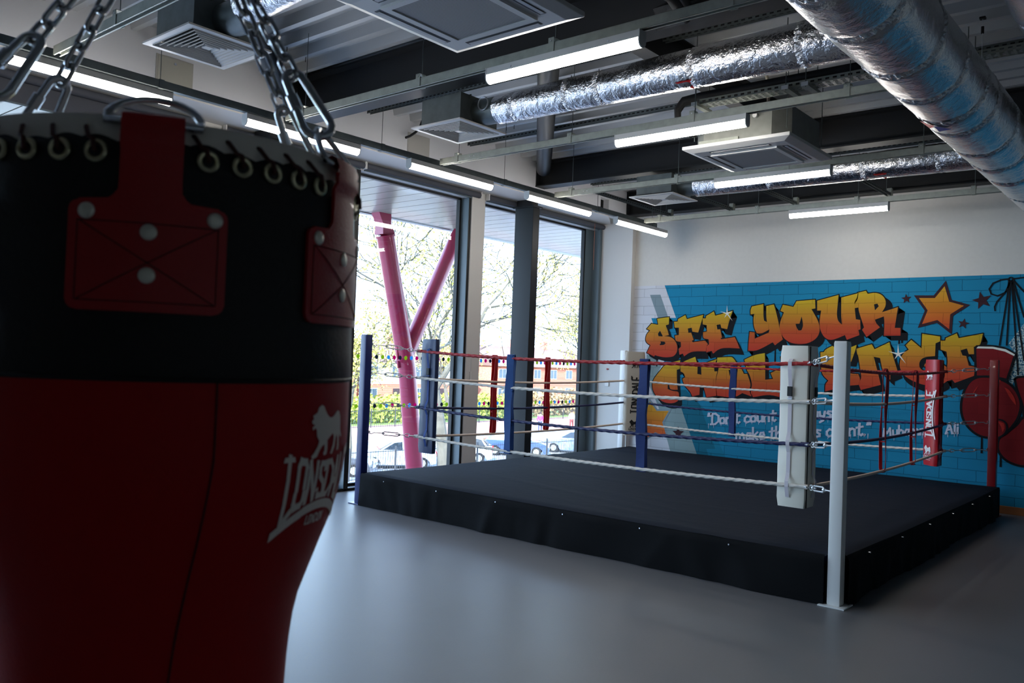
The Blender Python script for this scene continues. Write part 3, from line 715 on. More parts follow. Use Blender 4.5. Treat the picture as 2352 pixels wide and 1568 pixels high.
def skirt(p0, p1, nrm, seed, name='skirt'):
    p0, p1 = Vector(p0), Vector(p1); d = p1-p0; L = d.length; nrm = Vector(nrm); r2 = random.Random(seed)
    nx, nz = int(L/.035), 10; vs = []
    w = [(r2.uniform(0, L), r2.uniform(-.5, .5), r2.uniform(.03, .10), r2.uniform(-.012, .014)) for _ in range(34)]
    for k in range(nz+1):
        f = k/nz
        for i in range(nx+1):
            s = L*i/nx; off = .004+.010*f*math.sin(s*3+seed)+.006*math.sin(s*7.1+f*2)
            for a, sl, wd, am in w:
                off += am*math.exp(-((s-a-sl*f*.5)/wd)**2)*(.3+f)
            off += .012*(1-f)**0*(.5 if k else 0)
            z = (PH+.002)*(1-f)+.004*f
            if k == 0: z = PH-.003; off = -.006
            sag = .012*math.sin(PI*s/L)*(1 if f < 1 else 0)*(1-f)
            vs.append(p0+d*(i/nx)+nrm*max(-.004, off)+Vector((0, 0, z-sag)))
    fs = [(k*(nx+1)+i, k*(nx+1)+i+1, (k+1)*(nx+1)+i+1, (k+1)*(nx+1)+i) for k in range(nz) for i in range(nx)]
    return MB().add(vs, fs).build(name, m_skirt, rt, smooth=True)
skirt((PX0, PY0, 0), (PX1-.115, PY0, 0), (0, -1, 0), 1)
skirt((PX1, PY0+.10, 0), (PX1, PY1, 0), (1, 0, 0), 2)
skirt((PX0, PY1, 0), (PX0, PY0, 0), (-1, 0, 0), 3)
skirt((PX1, PY1, 0), (PX0, PY1, 0), (0, 1, 0), 4)
m_stud = mat('stud', (210, 212, 215), .25, 1.0)
for i in range(7):
    x = PX0+.38+i*.74
    if x < PX1-.15: MB().tube([(x, PY0-.018, PH-.045), (x, PY0-.03, PH-.045)], .006, 8).build('stud', m_stud, rt)
for i in range(6):
    y = PY0+.5+i*.8; MB().tube([(PX1+.012, y, PH-.04), (PX1+.028, y, PH-.04)], .006, 8).build('stud', m_stud, rt)
for z in (.25, .07):
    MB().tube([(PX1-.118, PY0+.026, z), (PX1-.118, PY0+.018, z)], .007, 8).build('stud', m_stud, rt)

# posts
m_pwhite = mat('post_white', (238, 239, 236), .35, coat=.2); m_pblue = mat('post_blue', (22, 36, 98), .35, coat=.2); m_pred = mat('post_red', (122, 8, 16), .35, coat=.2)
POSTS = {'bl': (-6.87, 5.80), 'wh': (-1.955, 5.765), 'rd': (-1.99, 10.905), 'w4': (-6.93, 10.88)}
SGN = {'bl': (1, 1), 'wh': (-1, 1), 'rd': (-1, -1), 'w4': (1, -1)}
AA = {'bl': .385, 'wh': .345, 'rd': .405, 'w4': .38}
COR = {k: (POSTS[k][0]+SGN[k][0]*AA[k], POSTS[k][1]+SGN[k][1]*AA[k]) for k in POSTS}
PZ = [1.665, 1.365, 1.055, .745]; CZ = [1.61, 1.33, 1.02, .715]; MZ = [1.562, 1.283, .972, .680]
for k, m, lb in (('bl', m_pblue, 'blue square ring post at the near left corner beside the heavy bag'), ('wh', m_pwhite, 'white square ring post at the near right corner'), ('rd', m_pred, 'red square ring post at the far right corner'), ('w4', m_pwhite, 'white ring post at the far left corner behind the lettered white pad')):
    x, y = POSTS[k]; sx, sy = SGN[k]
    t = thing('ring_post', (x, y, 0), lb, 'post', 'corner posts of the boxing ring')
    MB().box((x-.044, y-.044, .008), (x+.044, y+.044, 1.757)).build('shaft', m, t, smooth=True, bevel=.009)
    MB().box((x-.088, y-.088, .0), (x+.088, y+.088, .010)).build('base_plate', m, t, bevel=.003)
    MB().box((x-.040, y-.040, 1.754), (x+.040, y+.040, 1.762)).build('cap', m, t, bevel=.002)
    d = Vector((sx, sy, 0)).normalized()
    for z in PZ:
        c = Vector((x, y, z))+d*.058
        MB().tube([c+d*.013*math.cos(a*PI/6)+Vector((0, 0, .013*math.sin(a*PI/6))) for a in range(12)], .0045, 6, closed=True).build('eye', m if k == 'rd' else M_zinc, t)

# pads
m_padw = mat('pad_white', (238, 235, 222), .42, bump=.08, bscale=25, coat=.15); m_padt = mat('pad_cream', (198, 190, 176), .5); m_padb = mat('pad_blue', (44, 60, 100), .38, bump=.08, bscale=25, coat=.15); m_padr = mat('pad_red', (172, 22, 34), .36, bump=.06, bscale=25, coat=.15)
m_sw = mat('strap_white', (214, 208, 216), .6); m_sb = mat('strap_blue', (26, 62, 132), .6); m_sr = mat('strap_red', (140, 12, 20), .6)
m_printw = mat('print_white', (225, 220, 220), .6); m_printb = mat('print_black', (30, 28, 28), .6)
def pad(k, m, ms, lb, mprint=None):
    cx_, cy_ = COR[k]; sx, sy = SGN[k]; o = Vector((cx_+sx*.022, cy_+sy*.022, 0)); a, th = (.185 if k == 'rd' else .212), .052
    t = thing('corner_pad', (o.x, o.y, .54), lb, 'corner pad', 'corner pads of the boxing ring')
    U, V = Vector((sx, 0, 0)), Vector((0, sy, 0))
    poly = [(0, 0), (a, 0), (a, th), (th, a), (0, a)]
    z0, z1 = .54, 1.745; vs = []; nz = 16
    rr = random.Random(hash(k) % 1000 if False else len(lb))
    mb = MB()
    # rounded outline
    P2 = []
    n = len(poly)
    for i in range(n):
        p = Vector(poly[i]); pa = Vector(poly[i-1]); pb = Vector(poly[(i+1) % n]); rd = .014
        e1 = (pa-p).normalized()*rd; e2 = (pb-p).normalized()*rd
        P2 += [p+e1, p+(e1+e2)*.25, p+e2]
    cen = sum(P2, Vector((0, 0)))/len(P2); L2 = len(P2)
    for j in range(nz+1):
        f = j/nz; z = z0+(z1-z0)*f
        s = 1-.06*max(0, 1-j)-.06*max(0, j-(nz-1))
        for q in P2:
            w = cen+(q-cen)*(s+.012*math.sin(f*9+q.x*30)+.006*math.sin(f*31))
            vs.append(o+U*w.x+V*w.y+Vector((0, 0, z+(.008 if j == 0 else 0)-(.006 if j == nz else 0))))
    fs = [(j*L2+i, j*L2+(i+1) % L2, (j+1)*L2+(i+1) % L2, (j+1)*L2+i) for j in range(nz) for i in range(L2)]
    fs += [tuple(range(L2-1, -1, -1)), tuple(nz*L2+i for i in range(L2))]
    mb.add(vs, fs).build('cover', m, t, smooth=True)
    # zip line on the y-leg side, straps on both legs
    zp = o+V*.030-U*.003; MB().box((min(zp.x-.0015, zp.x+.0015)-.002, zp.y-.003, z0+.01), (zp.x+.003, zp.y+.003, z1-.01)).build('zip', M_black, t)
    for ax, other in ((U, V), (V, U)):
        sgn = 1
        c = o+ax*.125-other*.010
        e = other*.0012
        def at(z): return Vector((c.x, c.y, z))
        segs = [(.63, .95), (.95, 1.30), (1.30, CZ[0]+.03)]
        st = MB()
        path = [at(.62)+other*.004, at(.70)-other*.022, at(.74)-other*.022, at(.80)+other*.004, at(.95)+other*.003, at(1.01)-other*.024, at(1.04)-other*.024, at(1.10)+other*.004, at(1.25)+other*.004, at(1.44)+other*.002, at(1.56)-other*.022, at(1.62)-other*.022, at(1.64)+other*.006]
        for i in range(len(path)-1):
            p, q = path[i], path[i+1]; w = ax*.014
            st.add([p-w, p+w, q+w, q-w, p-w-e*2, p+w-e*2, q+w-e*2, q-w-e*2], [(0, 1, 2, 3), (4, 7, 6, 5), (0, 4, 5, 1), (3, 2, 6, 7), (0, 3, 7, 4), (1, 5, 6, 2)])
        s_ = st.build('strap', ms, t)
        bk = MB().obox(at(1.40)-other*.008, ax*.019, other*.006, (0, 0, .036)).build('buckle', M_black, s_, bevel=.003)
        MB().obox(at(1.345)-other*.006, ax*.018, other*.004, (0, 0, .004)).obox(at(1.325)-other*.006, ax*.018, other*.004, (0, 0, .003)).build('slider', M_zinc if k == 'wh' else M_black, s_)
    # print on the face towards the ring centre
    if mprint:
        f0 = o+U*a+V*th; f1 = o+U*th+V*a
        if (f1-f0).cross(Vector((0, 0, 1))).dot(Vector((-sx, -sy, 0))) > 0: pass
        fd = (f1-f0).normalized(); nrm = Vector((sx, sy, 0)).normalized(); fc = (f0+f1)/2+nrm*.0055
        if fd.cross(Vector((0, 0, 1))).dot(nrm) < 0: fd = -fd
        # reading upwards: letter x -> z, letter y -> -fd
        W = .50; q, h = logo_quads(W, .20, .6)
        mbp = MB()
        poly_mesh(mbp, q, lambda a_, b_: fc-fd*(b_-.055)+Vector((0, 0, 1.13+a_)))
        mbp.build('lettering', mprint, t)
        for zc in (.72, 1.56):
            ml = MB(); poly_fill(ml, LION, [], lambda a_, b_: fc+fd*((a_-.6)*.105)+Vector((0, 0, zc+(b_-.5)*.105))); ml.build('lion_emblem', mprint, t)
        tq, e_ = text_quads('LONDON', .026, .0055, 0, 0, 1.6, 0); mt = MB()
        poly_mesh(mt, tq, lambda a_, b_: fc+fd*(a_-e_/2)+Vector((0, 0, .63+b_))); mt.build('small_lettering', mprint, t)
        MB().obox(fc+Vector((0, 0, .612)), fd*.055, nrm*.0004, (0, 0, .002)).build('small_line', mprint, t)
pad('wh', m_padw, m_sw, 'tall white vinyl corner pad with a black zip beside the white post')
pad('bl', m_padb, m_sb, 'tall blue vinyl corner pad beside the blue post')
pad('rd', m_padr, m_sr, 'tall red corner pad with white lettering and lions', m_printw)
pad('w4', m_padt, m_sw, 'cream corner pad with black lettering at the far left corner', m_printb)

# ropes
M_rr = mat('rope_red', (158, 22, 30), .5, var=.35, bscale=80, vscale=120); M_rw = mat('rope_white', (214, 210, 202), .6); M_rb = mat('rope_blue', (28, 36, 82), .5); M_rt = mat('rope_white_warm_lit', (236, 216, 200), .5)  # M_rt: white rope with the warm light on it put into the colour
def rope(p0, p1, zc, zm, m, label, twist=True, r=.0135):
    p0, p1 = Vector((*p0, zc)), Vector((*p1, zc)); L = (p1-p0).length; d = (p1-p0).normalized(); sd = d.cross(Vector((0, 0, 1)))
    t = thing('ring_rope', tuple(p0), label, 'rope', 'ropes of the boxing ring')
    n = 12 if twist else 8; m_ = int(L/(.014 if twist else .12)); vs = []; fs = []
    for i in range(m_+1):
        s = L*i/m_; u = 2*s/L-1; c = p0+d*s+Vector((0, 0, (zm-zc)*(1-u*u)))
        for k in range(n):
            th = 2*PI*k/n; rr = r*(1+(.16*math.cos(3*th-s*75) if twist else 0))
            vs.append(c+sd*rr*math.cos(th)+Vector((0, 0, rr*math.sin(th))))
    for i in range(m_):
        for k in range(n): fs.append((i*n+k, i*n+(k+1) % n, (i+1)*n+(k+1) % n, (i+1)*n+k))
    fs += [tuple(range(n)), tuple(m_*n+k for k in range(n-1, -1, -1))]
    MB().add(vs, fs).build('strand', m, t, smooth=True)
    for e, s in ((p0, 1), (p1, -1)):
        MB().tube([e-d*s*.012, e+d*s*.05], r*1.25, 10).build('end_sleeve', m, t, smooth=False)
names = ['top red', 'second', 'third navy', 'bottom']
def side(a, b_, nm, light, twist, a3=None):
    for i in range(4):
        m = (M_rr, light, M_rb, light)[i]
        col = ('red', 'white' if light is M_rw else 'beige', 'navy', 'white' if light is M_rw else 'beige')[i]  # beige ones are white ropes, the light's tint is in their material
        pos = ('top', 'second', 'third', 'bottom')[i]
        rope(COR[a], COR[b_], CZ[i], MZ[i], m, '%s %s rope on the %s side of the ring' % (pos, col, nm), twist or i == 0)
side('bl', 'wh', 'near', M_rw, True)
side('bl', 'w4', 'window', M_rt, False)
side('w4', 'rd', 'mural', M_rw, True)
side('wh', 'rd', 'right hand', M_rt, False)
# turnbuckles
def turnbuckle(k, i, label):
    x, y = POSTS[k]; sx, sy = SGN[k]; d0 = Vector((sx, sy, 0)).normalized()
    a = Vector((x, y, PZ[i]))+d0*.068; b_ = Vector((*COR[k], CZ[i]))
    L = (b_-a).length; d = (b_-a).normalized(); sd = d.cross(Vector((0, 0, 1))).normalized(); up = sd.cross(d)
    t = thing('turnbuckle', tuple(a), label, 'turnbuckle', 'turnbuckles between posts and rope corners')
    def pt(s, u=0, v=0): return a+d*s+up*u+sd*v
    MB().tube([pt(.0, .012), pt(-.008, .0), pt(.004, -.014), pt(.022, -.016), pt(.038, -.006), pt(.05, 0), pt(.16, 0)], .0055, 6).build('hook', M_zinc, t, smooth=True)
    bd = MB().tube([pt(.13, .0), pt(.15, 0)], .013, 8).tube([pt(.30, .0), pt(.32, 0)], .013, 8)
    bd.tube([pt(.14, .006), pt(.155, .017), pt(.295, .017), pt(.31, .006)], .006, 6).tube([pt(.14, -.006), pt(.155, -.017), pt(.295, -.017), pt(.31, -.006)], .006, 6)
    bd.build('body', M_zinc, t)
    MB().tube([pt(.27), pt(L-.12)], .0055, 6).build('eye_bolt', M_zinc, t)
    MB().tube([pt(L-.12), pt(L-.10, .016), pt(L-.07, .018), pt(L-.05, 0), pt(L-.07, -.018), pt(L-.10, -.016)], .0048, 6, closed=True).build('eye_ring', M_zinc, t)
    MB().tube([pt(L-.07, 0, -.016), pt(L-.03, 0, -.022), pt(L, 0, -.018), pt(L+.012, 0, 0), pt(L, 0, .018), pt(L-.03, 0, .022), pt(L-.07, 0, .016)], .006, 6).build('shackle', M_zinc, t)
    MB().tube([pt(L-.062, .0, -.034), pt(L-.062, .0, .034)], .006, 8).build('pin', M_zinc, t)
for k, nm in (('bl', 'blue'), ('wh', 'white'), ('rd', 'red')):
    for i in range(4):
        turnbuckle(k, i, '%s steel turnbuckle between the %s post and its rope corner' % (('topmost', 'second highest', 'third highest', 'lowest')[i], {'bl': 'blue', 'wh': 'near white', 'rd': 'red'}[k]))
# rope spacers
m_spb = mat('spacer_blue', (18, 66, 126), .7, bump=.1, bscale=60); m_spb2 = mat('spacer_navy', (20, 46, 104), .7, bump=.1, bscale=60); m_spr = mat('spacer_red', (178, 20, 26), .6, bump=.1, bscale=60)
def spacer(x, y, ax, m, label, zt=1.605, zb=.66, w=.044, lean=0.0):
    t = thing('rope_spacer', (x, y, zb), label, 'spacer', 'fabric spacers tying the ring ropes together')
    U = Vector((1, 0, 0)) if ax == 'x' else Vector((0, 1, 0)); V = Vector((0, 1, 0)) if ax == 'x' else Vector((1, 0, 0))
    for sg in (-1, 1):
        mb = MB(); n = 22; vs = []
        for i in range(n+1):
            f = i/n; z = zb+(zt-zb)*f; ww = w*(.86+.14*abs(math.cos(f*PI*3))); off = sg*(.020+.004*math.sin(f*7+sg)); tw = sg*.006*math.sin(f*5+x)
            if i in (0, n): off *= .25
            c = Vector((x, y, z))+U*(lean*(f-.5)+.004*math.sin(f*9))
            for u_, o_ in ((-1, -tw), (1, tw)):
                for th_ in (-.0015, .0015): vs.append(c+U*u_*ww+V*(off+o_+th_))
        fs = []
        for i in range(n):
            b0 = i*4; b1 = b0+4
            fs += [(b0, b0+2, b1+2, b1), (b0+1, b1+1, b1+3, b0+3), (b0, b1, b1+1, b0+1), (b0+2, b0+3, b1+3, b1+2)]
        fs += [(0, 1, 3, 2), (n*4, n*4+2, n*4+3, n*4+1)]
        mb.add(vs, fs).build('band', m, t)
    for z in (zt-.01, MZ[1]-.03, MZ[2]-.03, zb+.01):
        MB().obox((x, y, z), U*w*.8, V*.02, (0, 0, .004)).build('cross_tie', m, t)
NY = COR['bl'][1]; 
spacer(-5.19, 6.165, 'x', m_spb, 'blue fabric rope spacer on the near ropes, left one')
spacer(-3.72, 6.155, 'x', m_spb2, 'blue fabric rope spacer on the near ropes in front of the cream pad')
spacer(-6.52, 7.45, 'y', m_spr, 'red rope spacer on the window side nearer the blue post', w=.036, zb=.67)
spacer(-6.53, 8.48, 'y', m_spr, 'red rope spacer on the window side beyond the dark column', w=.036, zb=.67)
spacer(-4.98, 10.51, 'x', m_spb2, 'blue rope spacer on the mural side left of the white pad', zb=.65)
spacer(-4.285, 10.515, 'x', m_spb2, 'blue rope spacer on the mural side partly behind the white pad', zb=.65)
spacer(-2.35, 8.07, 'y', m_spr, 'red rope spacer on the right hand side nearer the white post', w=.03, zb=.66)
spacer(-2.35, 9.05, 'y', m_spr, 'red rope spacer on the right hand side nearer the red pad', w=.03, zb=.66)

# ------------------------------------------------------------------ punching bag
BCX, BCY, ST, RB = -.8902, .4608, -.5435, .2035
m_leab = mat('bag_black', (24, 22, 21), .5, bump=.10, bscale=220, spec=.3); m_lear = mat('bag_red', (176, 5, 8), .5, bump=.08, bscale=240, spec=.22); m_strap = mat('bag_strap_red', (170, 16, 22), .42, bump=.12, bscale=300, coat=.1)
m_capg = mat('bag_rim_grey', (236, 226, 214), .6); m_chrome = mat('chrome', (190, 192, 196), .16, 1.0); m_brass = mat('eyelet_metal', (205, 196, 160), .3, 1.0); m_cord = mat('lace_brown', (70, 30, 24), .7); m_rivet = mat('rivet', (232, 226, 210), .35, .35); m_stitch = mat('stitch_dark', (50, 4, 8), .7); m_logo = mat('bag_print', (255, 240, 228), .6)
bt = thing('punching_bag', (BCX, BCY, 1.75), 'large hanging punching bag, black leather top over a tapering red body', 'punching bag')
PR = [(.1466, 1.177), (.148, 1.21), (.150, 1.235), (.1528, 1.259), (.158, 1.284), (.1665, 1.308), (.178, 1.34), (.1885, 1.368), (.1945, 1.388), (.1998, 1.41), (.2035, 1.435), (.2048, 1.46), (.205, 1.49), (.2045, 1.523)]
def RZ(z):
    if z <= PR[0][1]: return PR[0][0]
    for (r1, z1), (r2, z2) in zip(PR, PR[1:]):
        if z <= z2: return r1+(r2-r1)*(z-z1)/(z2-z1)
    return .2040
low = [(0, .60), (.06, .60), (.12, .615), (.145, .66), (.150, .75), (.148, .95), (.146, 1.10)]
MB().lathe([(r, z) for r, z in low+PR], (BCX, BCY, 0), 96).build('body', m_lear, bt, smooth=True, bevel=None)
MB().lathe([(.2046, 1.519), (.2062, 1.523), (.2055, 1.55), (.2042, 1.60), (.2036, 1.68), (.2022, 1.71)], (BCX, BCY, 0), 96).build('top_band', m_leab, bt, smooth=True, bevel=None)
mb = MB(); n = 336; vs = []                                   # scalloped upper edge of the black leather
for i in range(n):
    a = 2*PI*i/n; w = .0035*abs(math.sin((a-ST)*21))+.002*math.sin(a*13)
    for r, z in ((.2022, 1.709), (.2008, 1.724+w), (.1985, 1.7275+w)): vs.append((BCX+r*math.cos(a), BCY+r*math.sin(a), z))
mb.add(vs, [(i*3+k, ((i+1) % n)*3+k, ((i+1) % n)*3+k+1, i*3+k+1) for i in range(n) for k in range(2)]).build('laced_edge', m_leab, bt, smooth=True)
MB().lathe([(.196, 1.715), (.1975, 1.735), (.1965, 1.745), (.190, 1.752), (.16, 1.754), (0, 1.754)], (BCX, BCY, 0), 72).build('rim', m_capg, bt, smooth=True)
MB().tube([(BCX+.2062*math.cos(2*PI*i/72), BCY+.2062*math.sin(2*PI*i/72), 1.5225) for i in range(72)], .0015, 6, closed=True).build('waist_seam', m_leab, bt)
def bp(th, z, off=0.0): r = RZ(z)+off; return Vector((BCX+r*math.cos(ST+th), BCY+r*math.sin(ST+th), z))
for a0, a1 in ((17.5, 9.0),):
    pts = [bp(math.radians(a0+(a1-a0)*max(0, (1.45-z)/.3)), z, .0008) for z in [1.52-.345*i/24 for i in range(25)]]
    MB().tube(pts, .0009, 5).build('body_seam', m_stitch, bt)
DT = 2*PI/42
eyem = None
for i in range(-14, 22):
    if i % 7 in (3, 4): continue
    th = (i-3.5)*DT; c = bp(th, 1.7165, .0005); nr = Vector((math.cos(ST+th), math.sin(ST+th), 0)); sd = Vector((-nr.y, nr.x, 0))
    pts = [c+sd*.0075*math.cos(k*PI/9)+Vector((0, 0, .0075*math.sin(k*PI/9))) for k in range(18)]
    e = MB().tube(pts, .0025, 8, closed=True).build('eyelet', m_brass, bt, smooth=True)
    MB().tube([c-nr*.001, c+nr*.0006], .0062, 14).build('hole', M_black, e)
    c2 = bp(th-DT*.35, 1.7165, 0)
    MB().tube([c-nr*.002, c+nr*.004, c+nr*.003+Vector((0, 0, .010))-sd*.002, Vector((c.x, c.y, 1.728))-sd*.006+nr*.001, Vector((c.x, c.y, 1.738))-sd*.011-nr*.006, Vector((c.x, c.y, 1.744))-sd*.015-nr*.02], .0021, 6).build('lace', m_cord, bt, smooth=True)
def strap(th0, fold):
    zs = [1.5795, 1.581, 1.584, 1.589, 1.60, 1.615, 1.63, 1.645, 1.658, 1.665, 1.669, 1.672, 1.6735, 1.6745, 1.676, 1.679, 1.684, 1.692, 1.70, 1.71, 1.718, 1.725, 1.731, 1.735]
    def hw(z):
        a, b_ = math.radians(18), math.radians(7.0); rc = .010
        if z < 1.5795+rc: k = (1.5795+rc-z)/rc; return a-(rc/RB)*(1-math.sqrt(max(0, 1-k*k)))
        if z > 1.6745: k = min(1, (z-1.6745)/.012); return b_+(.010/RB)*(1-k)**2
        if z > 1.6735-.008: k = (z-(1.6735-.008))/.008; return a-(.008/RB)*(1-math.sqrt(max(0, 1-min(1, k)**2)))
        return a
    mb = MB(); m_ = 14; vs = []; L = len(zs)
    for lay, off in ((0, .0045), (1, .0008)):
        for z in zs:
            h = hw(z)
            for j in range(m_+1):
                o2 = off+(.004 if z > 1.72 else 0)
                vs.append(bp(th0-h+2*h*j/m_, z, o2))
    W = m_+1
    fs = [(i*W+j, i*W+j+1, (i+1)*W+j+1, (i+1)*W+j) for i in range(L-1) for j in range(m_)]
    o = L*W
    fs += [(o+i*W+j, o+(i+1)*W+j, o+(i+1)*W+j+1, o+i*W+j+1) for i in range(L-1) for j in range(m_)]
    for i in range(L-1): fs += [(i*W, (i+1)*W, o+(i+1)*W, o+i*W), (i*W+m_, o+i*W+m_, o+(i+1)*W+m_, (i+1)*W+m_)]
    fs += [(j, o+j, o+j+1, j+1) for j in range(m_)]+[((L-1)*W+j, (L-1)*W+j+1, o+(L-1)*W+j+1, o+(L-1)*W+j) for j in range(m_)]
    s = mb.add(vs, fs).build('hanging_strap', m_strap, bt, smooth=True)
    # loop over the ring bar
    lp = MB(); pr = [(.0085, 1.733), (.0095, 1.742), (.007, 1.750), (.0, 1.753), (-.006, 1.749), (-.008, 1.738)]
    vs = []
    for r_, z in pr:
        for j in range(7):
            a = th0+math.radians(7)*(j/3-1); vs.append(Vector((BCX+(.2025+r_)*math.cos(ST+a), BCY+(.2025+r_)*math.sin(ST+a), z)))
    lp.add(vs, [(i*7+j, i*7+j+1, (i+1)*7+j+1, (i+1)*7+j) for i in range(5) for j in range(6)])
    lp.build('strap_loop', m_strap, s, smooth=True)
    for a, z in ((-13.9, 1.664), (14.9, 1.664), (0, 1.6485), (0, 1.611)):
        c = bp(th0+math.radians(a), z, .004); nr = (c-Vector((BCX, BCY, z))).normalized()
        MB().tube([c, c+nr*.0015, c+nr*.0022], [.0072, .0068, .004], 20).build('rivet', m_rivet, s, smooth=True, bevel=None)
    st = MB()
    def line(a0, z0, a1, z1):
        pts = [bp(th0+math.radians(a0+(a1-a0)*i/12), z0+(z1-z0)*i/12, .0048) for i in range(13)]; st.tube(pts, .0005, 4)
    line(-15.5, 1.588, 15.5, 1.588); line(-16, 1.656, 16, 1.656); line(-15.8, 1.588, -15.8, 1.656); line(15.8, 1.588, 15.8, 1.656)
    line(-15.5, 1.588, 15.5, 1.656); line(-15.5, 1.656, 15.5, 1.588); line(-6, 1.722, 6, 1.722)
    setp(st.build('stitching', m_stitch, s), kind='stuff')
for k in (-2, -1, 0, 1, 2, 3): strap(k*PI/3, False)
# printed emblem
thc = math.radians(57)
def lf(a, b_): return bp(thc+a/.205, 1.4035+b_, .0009)
q, h = logo_quads(.128, .31, 1.0); mb = MB(); poly_mesh(mb, q, lf); mb.build('lettering', m_logo, bt)
ml = MB(); poly_fill(ml, [(a, b_) for a, b_ in LION], [], lambda a, b_: (a, b_, 0))
bm = bmesh.new(); vv = [bm.verts.new(v) for v in ml.v]; [bm.faces.new([vv[i] for i in f]) for f in ml.f]
bmesh.ops.subdivide_edges(bm, edges=list(bm.edges), cuts=5, use_grid_fill=True); bm.verts.index_update()
ml2 = MB().add([lf((v.co.x-.62)*.054, .042+v.co.y*.052) for v in bm.verts], [tuple(v.index for v in f.verts) for f in bm.faces]); bm.free()
ml2.build('lion_emblem', m_logo, bt)
tq, e_ = text_quads('LONDON', .0085, .0017, 0, 0, 1.25, .01); mt = MB(); poly_mesh(mt, tq, lambda a, b_: lf(a-e_/2, -.0275+b_)); mt.build('small_lettering', m_logo, bt)
# D rings
def dring(th0, lay):
    nr = Vector((math.cos(ST+th0), math.sin(ST+th0), 0)); sd = Vector((-nr.y, nr.x, 0)); c = Vector((BCX, BCY, 1.744))+nr*.2015
    pts = [c-sd*.040, c+sd*.040]
    out = (-nr*.65+Vector((0, 0, .76))) if lay else (-nr*.62+Vector((0, 0, 1))).normalized()
    for i in range(1, 12):
        a = PI*i/12; pts.append(c+sd*(.040 if lay else .040-.014*math.sin(a))*math.cos(a)+out*(.036 if lay else .050)*math.sin(a))
    MB().tube(pts, .0036, 8, closed=True).build('d_ring', m_chrome, bt, smooth=True, bevel=None)
    return c+out*.046
ends = {}
for k in (-2, -1, 1, 2): ends[k] = dring(k*PI/3, False)
dring(0, True); dring(PI, True)
# chains
link = MB(); pts = []
for i in range(8): a = -PI/2+PI*i/7; pts.append((.0078+.0068*math.cos(a), .0070*math.sin(a), 0))
for i in range(8): a = PI/2+PI*i/7; pts.append((-.0078+.0068*math.cos(a), .0070*math.sin(a), 0))
link.tube(pts, .0028, 8, closed=True); linkm = mesh_only(link, 'link', m_chrome, smooth=True)
cb = MB(); pts = []
for i in range(9): a = -PI/2+PI*i/8; pts.append((.026+.015*math.cos(a), .0155*math.sin(a), 0))
for i in range(9): a = PI/2+PI*i/8; pts.append((-.030+.010*math.cos(a), .0095*math.sin(a), 0))
cb.tube(pts, .0044, 10, closed=True); cb.tube([(-.012, -.0118, 0), (.004, -.0128, 0)], .0066, 10); cbm = mesh_only(cb, 'carabiner', m_chrome, smooth=True)
APEX = Vector((BCX, BCY, 2.09))
def frame(p, d, rollang):
    d = d.normalized(); s = d.cross(Vector((-.85, .5, .25))).normalized(); u = s.cross(d)
    y_ = s*math.cos(rollang)+u*math.sin(rollang); z_ = d.cross(y_)
    return Matrix(((d.x, y_.x, z_.x, p.x), (d.y, y_.y, z_.y, p.y), (d.z, y_.z, z_.z, p.z), (0, 0, 0, 1)))
for k, lb in ((1, 'front right bag chain hanging over its carabiner beside the right red strap'), (2, 'rear right bag chain passing behind the bag rim'), (-1, 'front left bag chain at the upper left edge of the view'), (-2, 'rear left bag chain crossing the first window side light')):
    p = ends[k]; d = APEX-p; L = d.length; d.normalize()
    t = thing('bag_chain', tuple(p), lb, 'chain', 'four chains carrying the punching bag')
    inst(cbm, t, Matrix.Translation(-p) @ frame(p+d*.036, -d, .35 if k in (1, -2) else -.5), 'carabiner')
    s = .036+.036+.010; i = 0
    while s < L-.01:
        inst(linkm, t, Matrix.Translation(-p) @ frame(p+d*s, d, .6+(i % 2)*PI/2), 'link'); s += .0238; i += 1
t = thing('bag_hanger', tuple(APEX), 'steel swivel and chain carrying the punching bag from the roof', 'hanger')
MB().tube([APEX+Vector((.02*math.cos(a*PI/8), 0, .02*math.sin(a*PI/8))) for a in range(16)], .005, 8, closed=True).build('swivel_ring', m_chrome, t, smooth=True)
z = 2.125; i = 0
while z < DZ-.02:
    inst(linkm, t, Matrix.Translation(-APEX) @ frame(Vector((BCX, BCY, z)), Vector((0, 0, 1)), (i % 2)*PI/2), 'link'); z += .0238; i += 1
MB().box((BCX-.12, BCY-.12, DZ-.02), (BCX+.12, BCY+.12, DZ-.001)).build('ceiling_plate', M_dark, t)

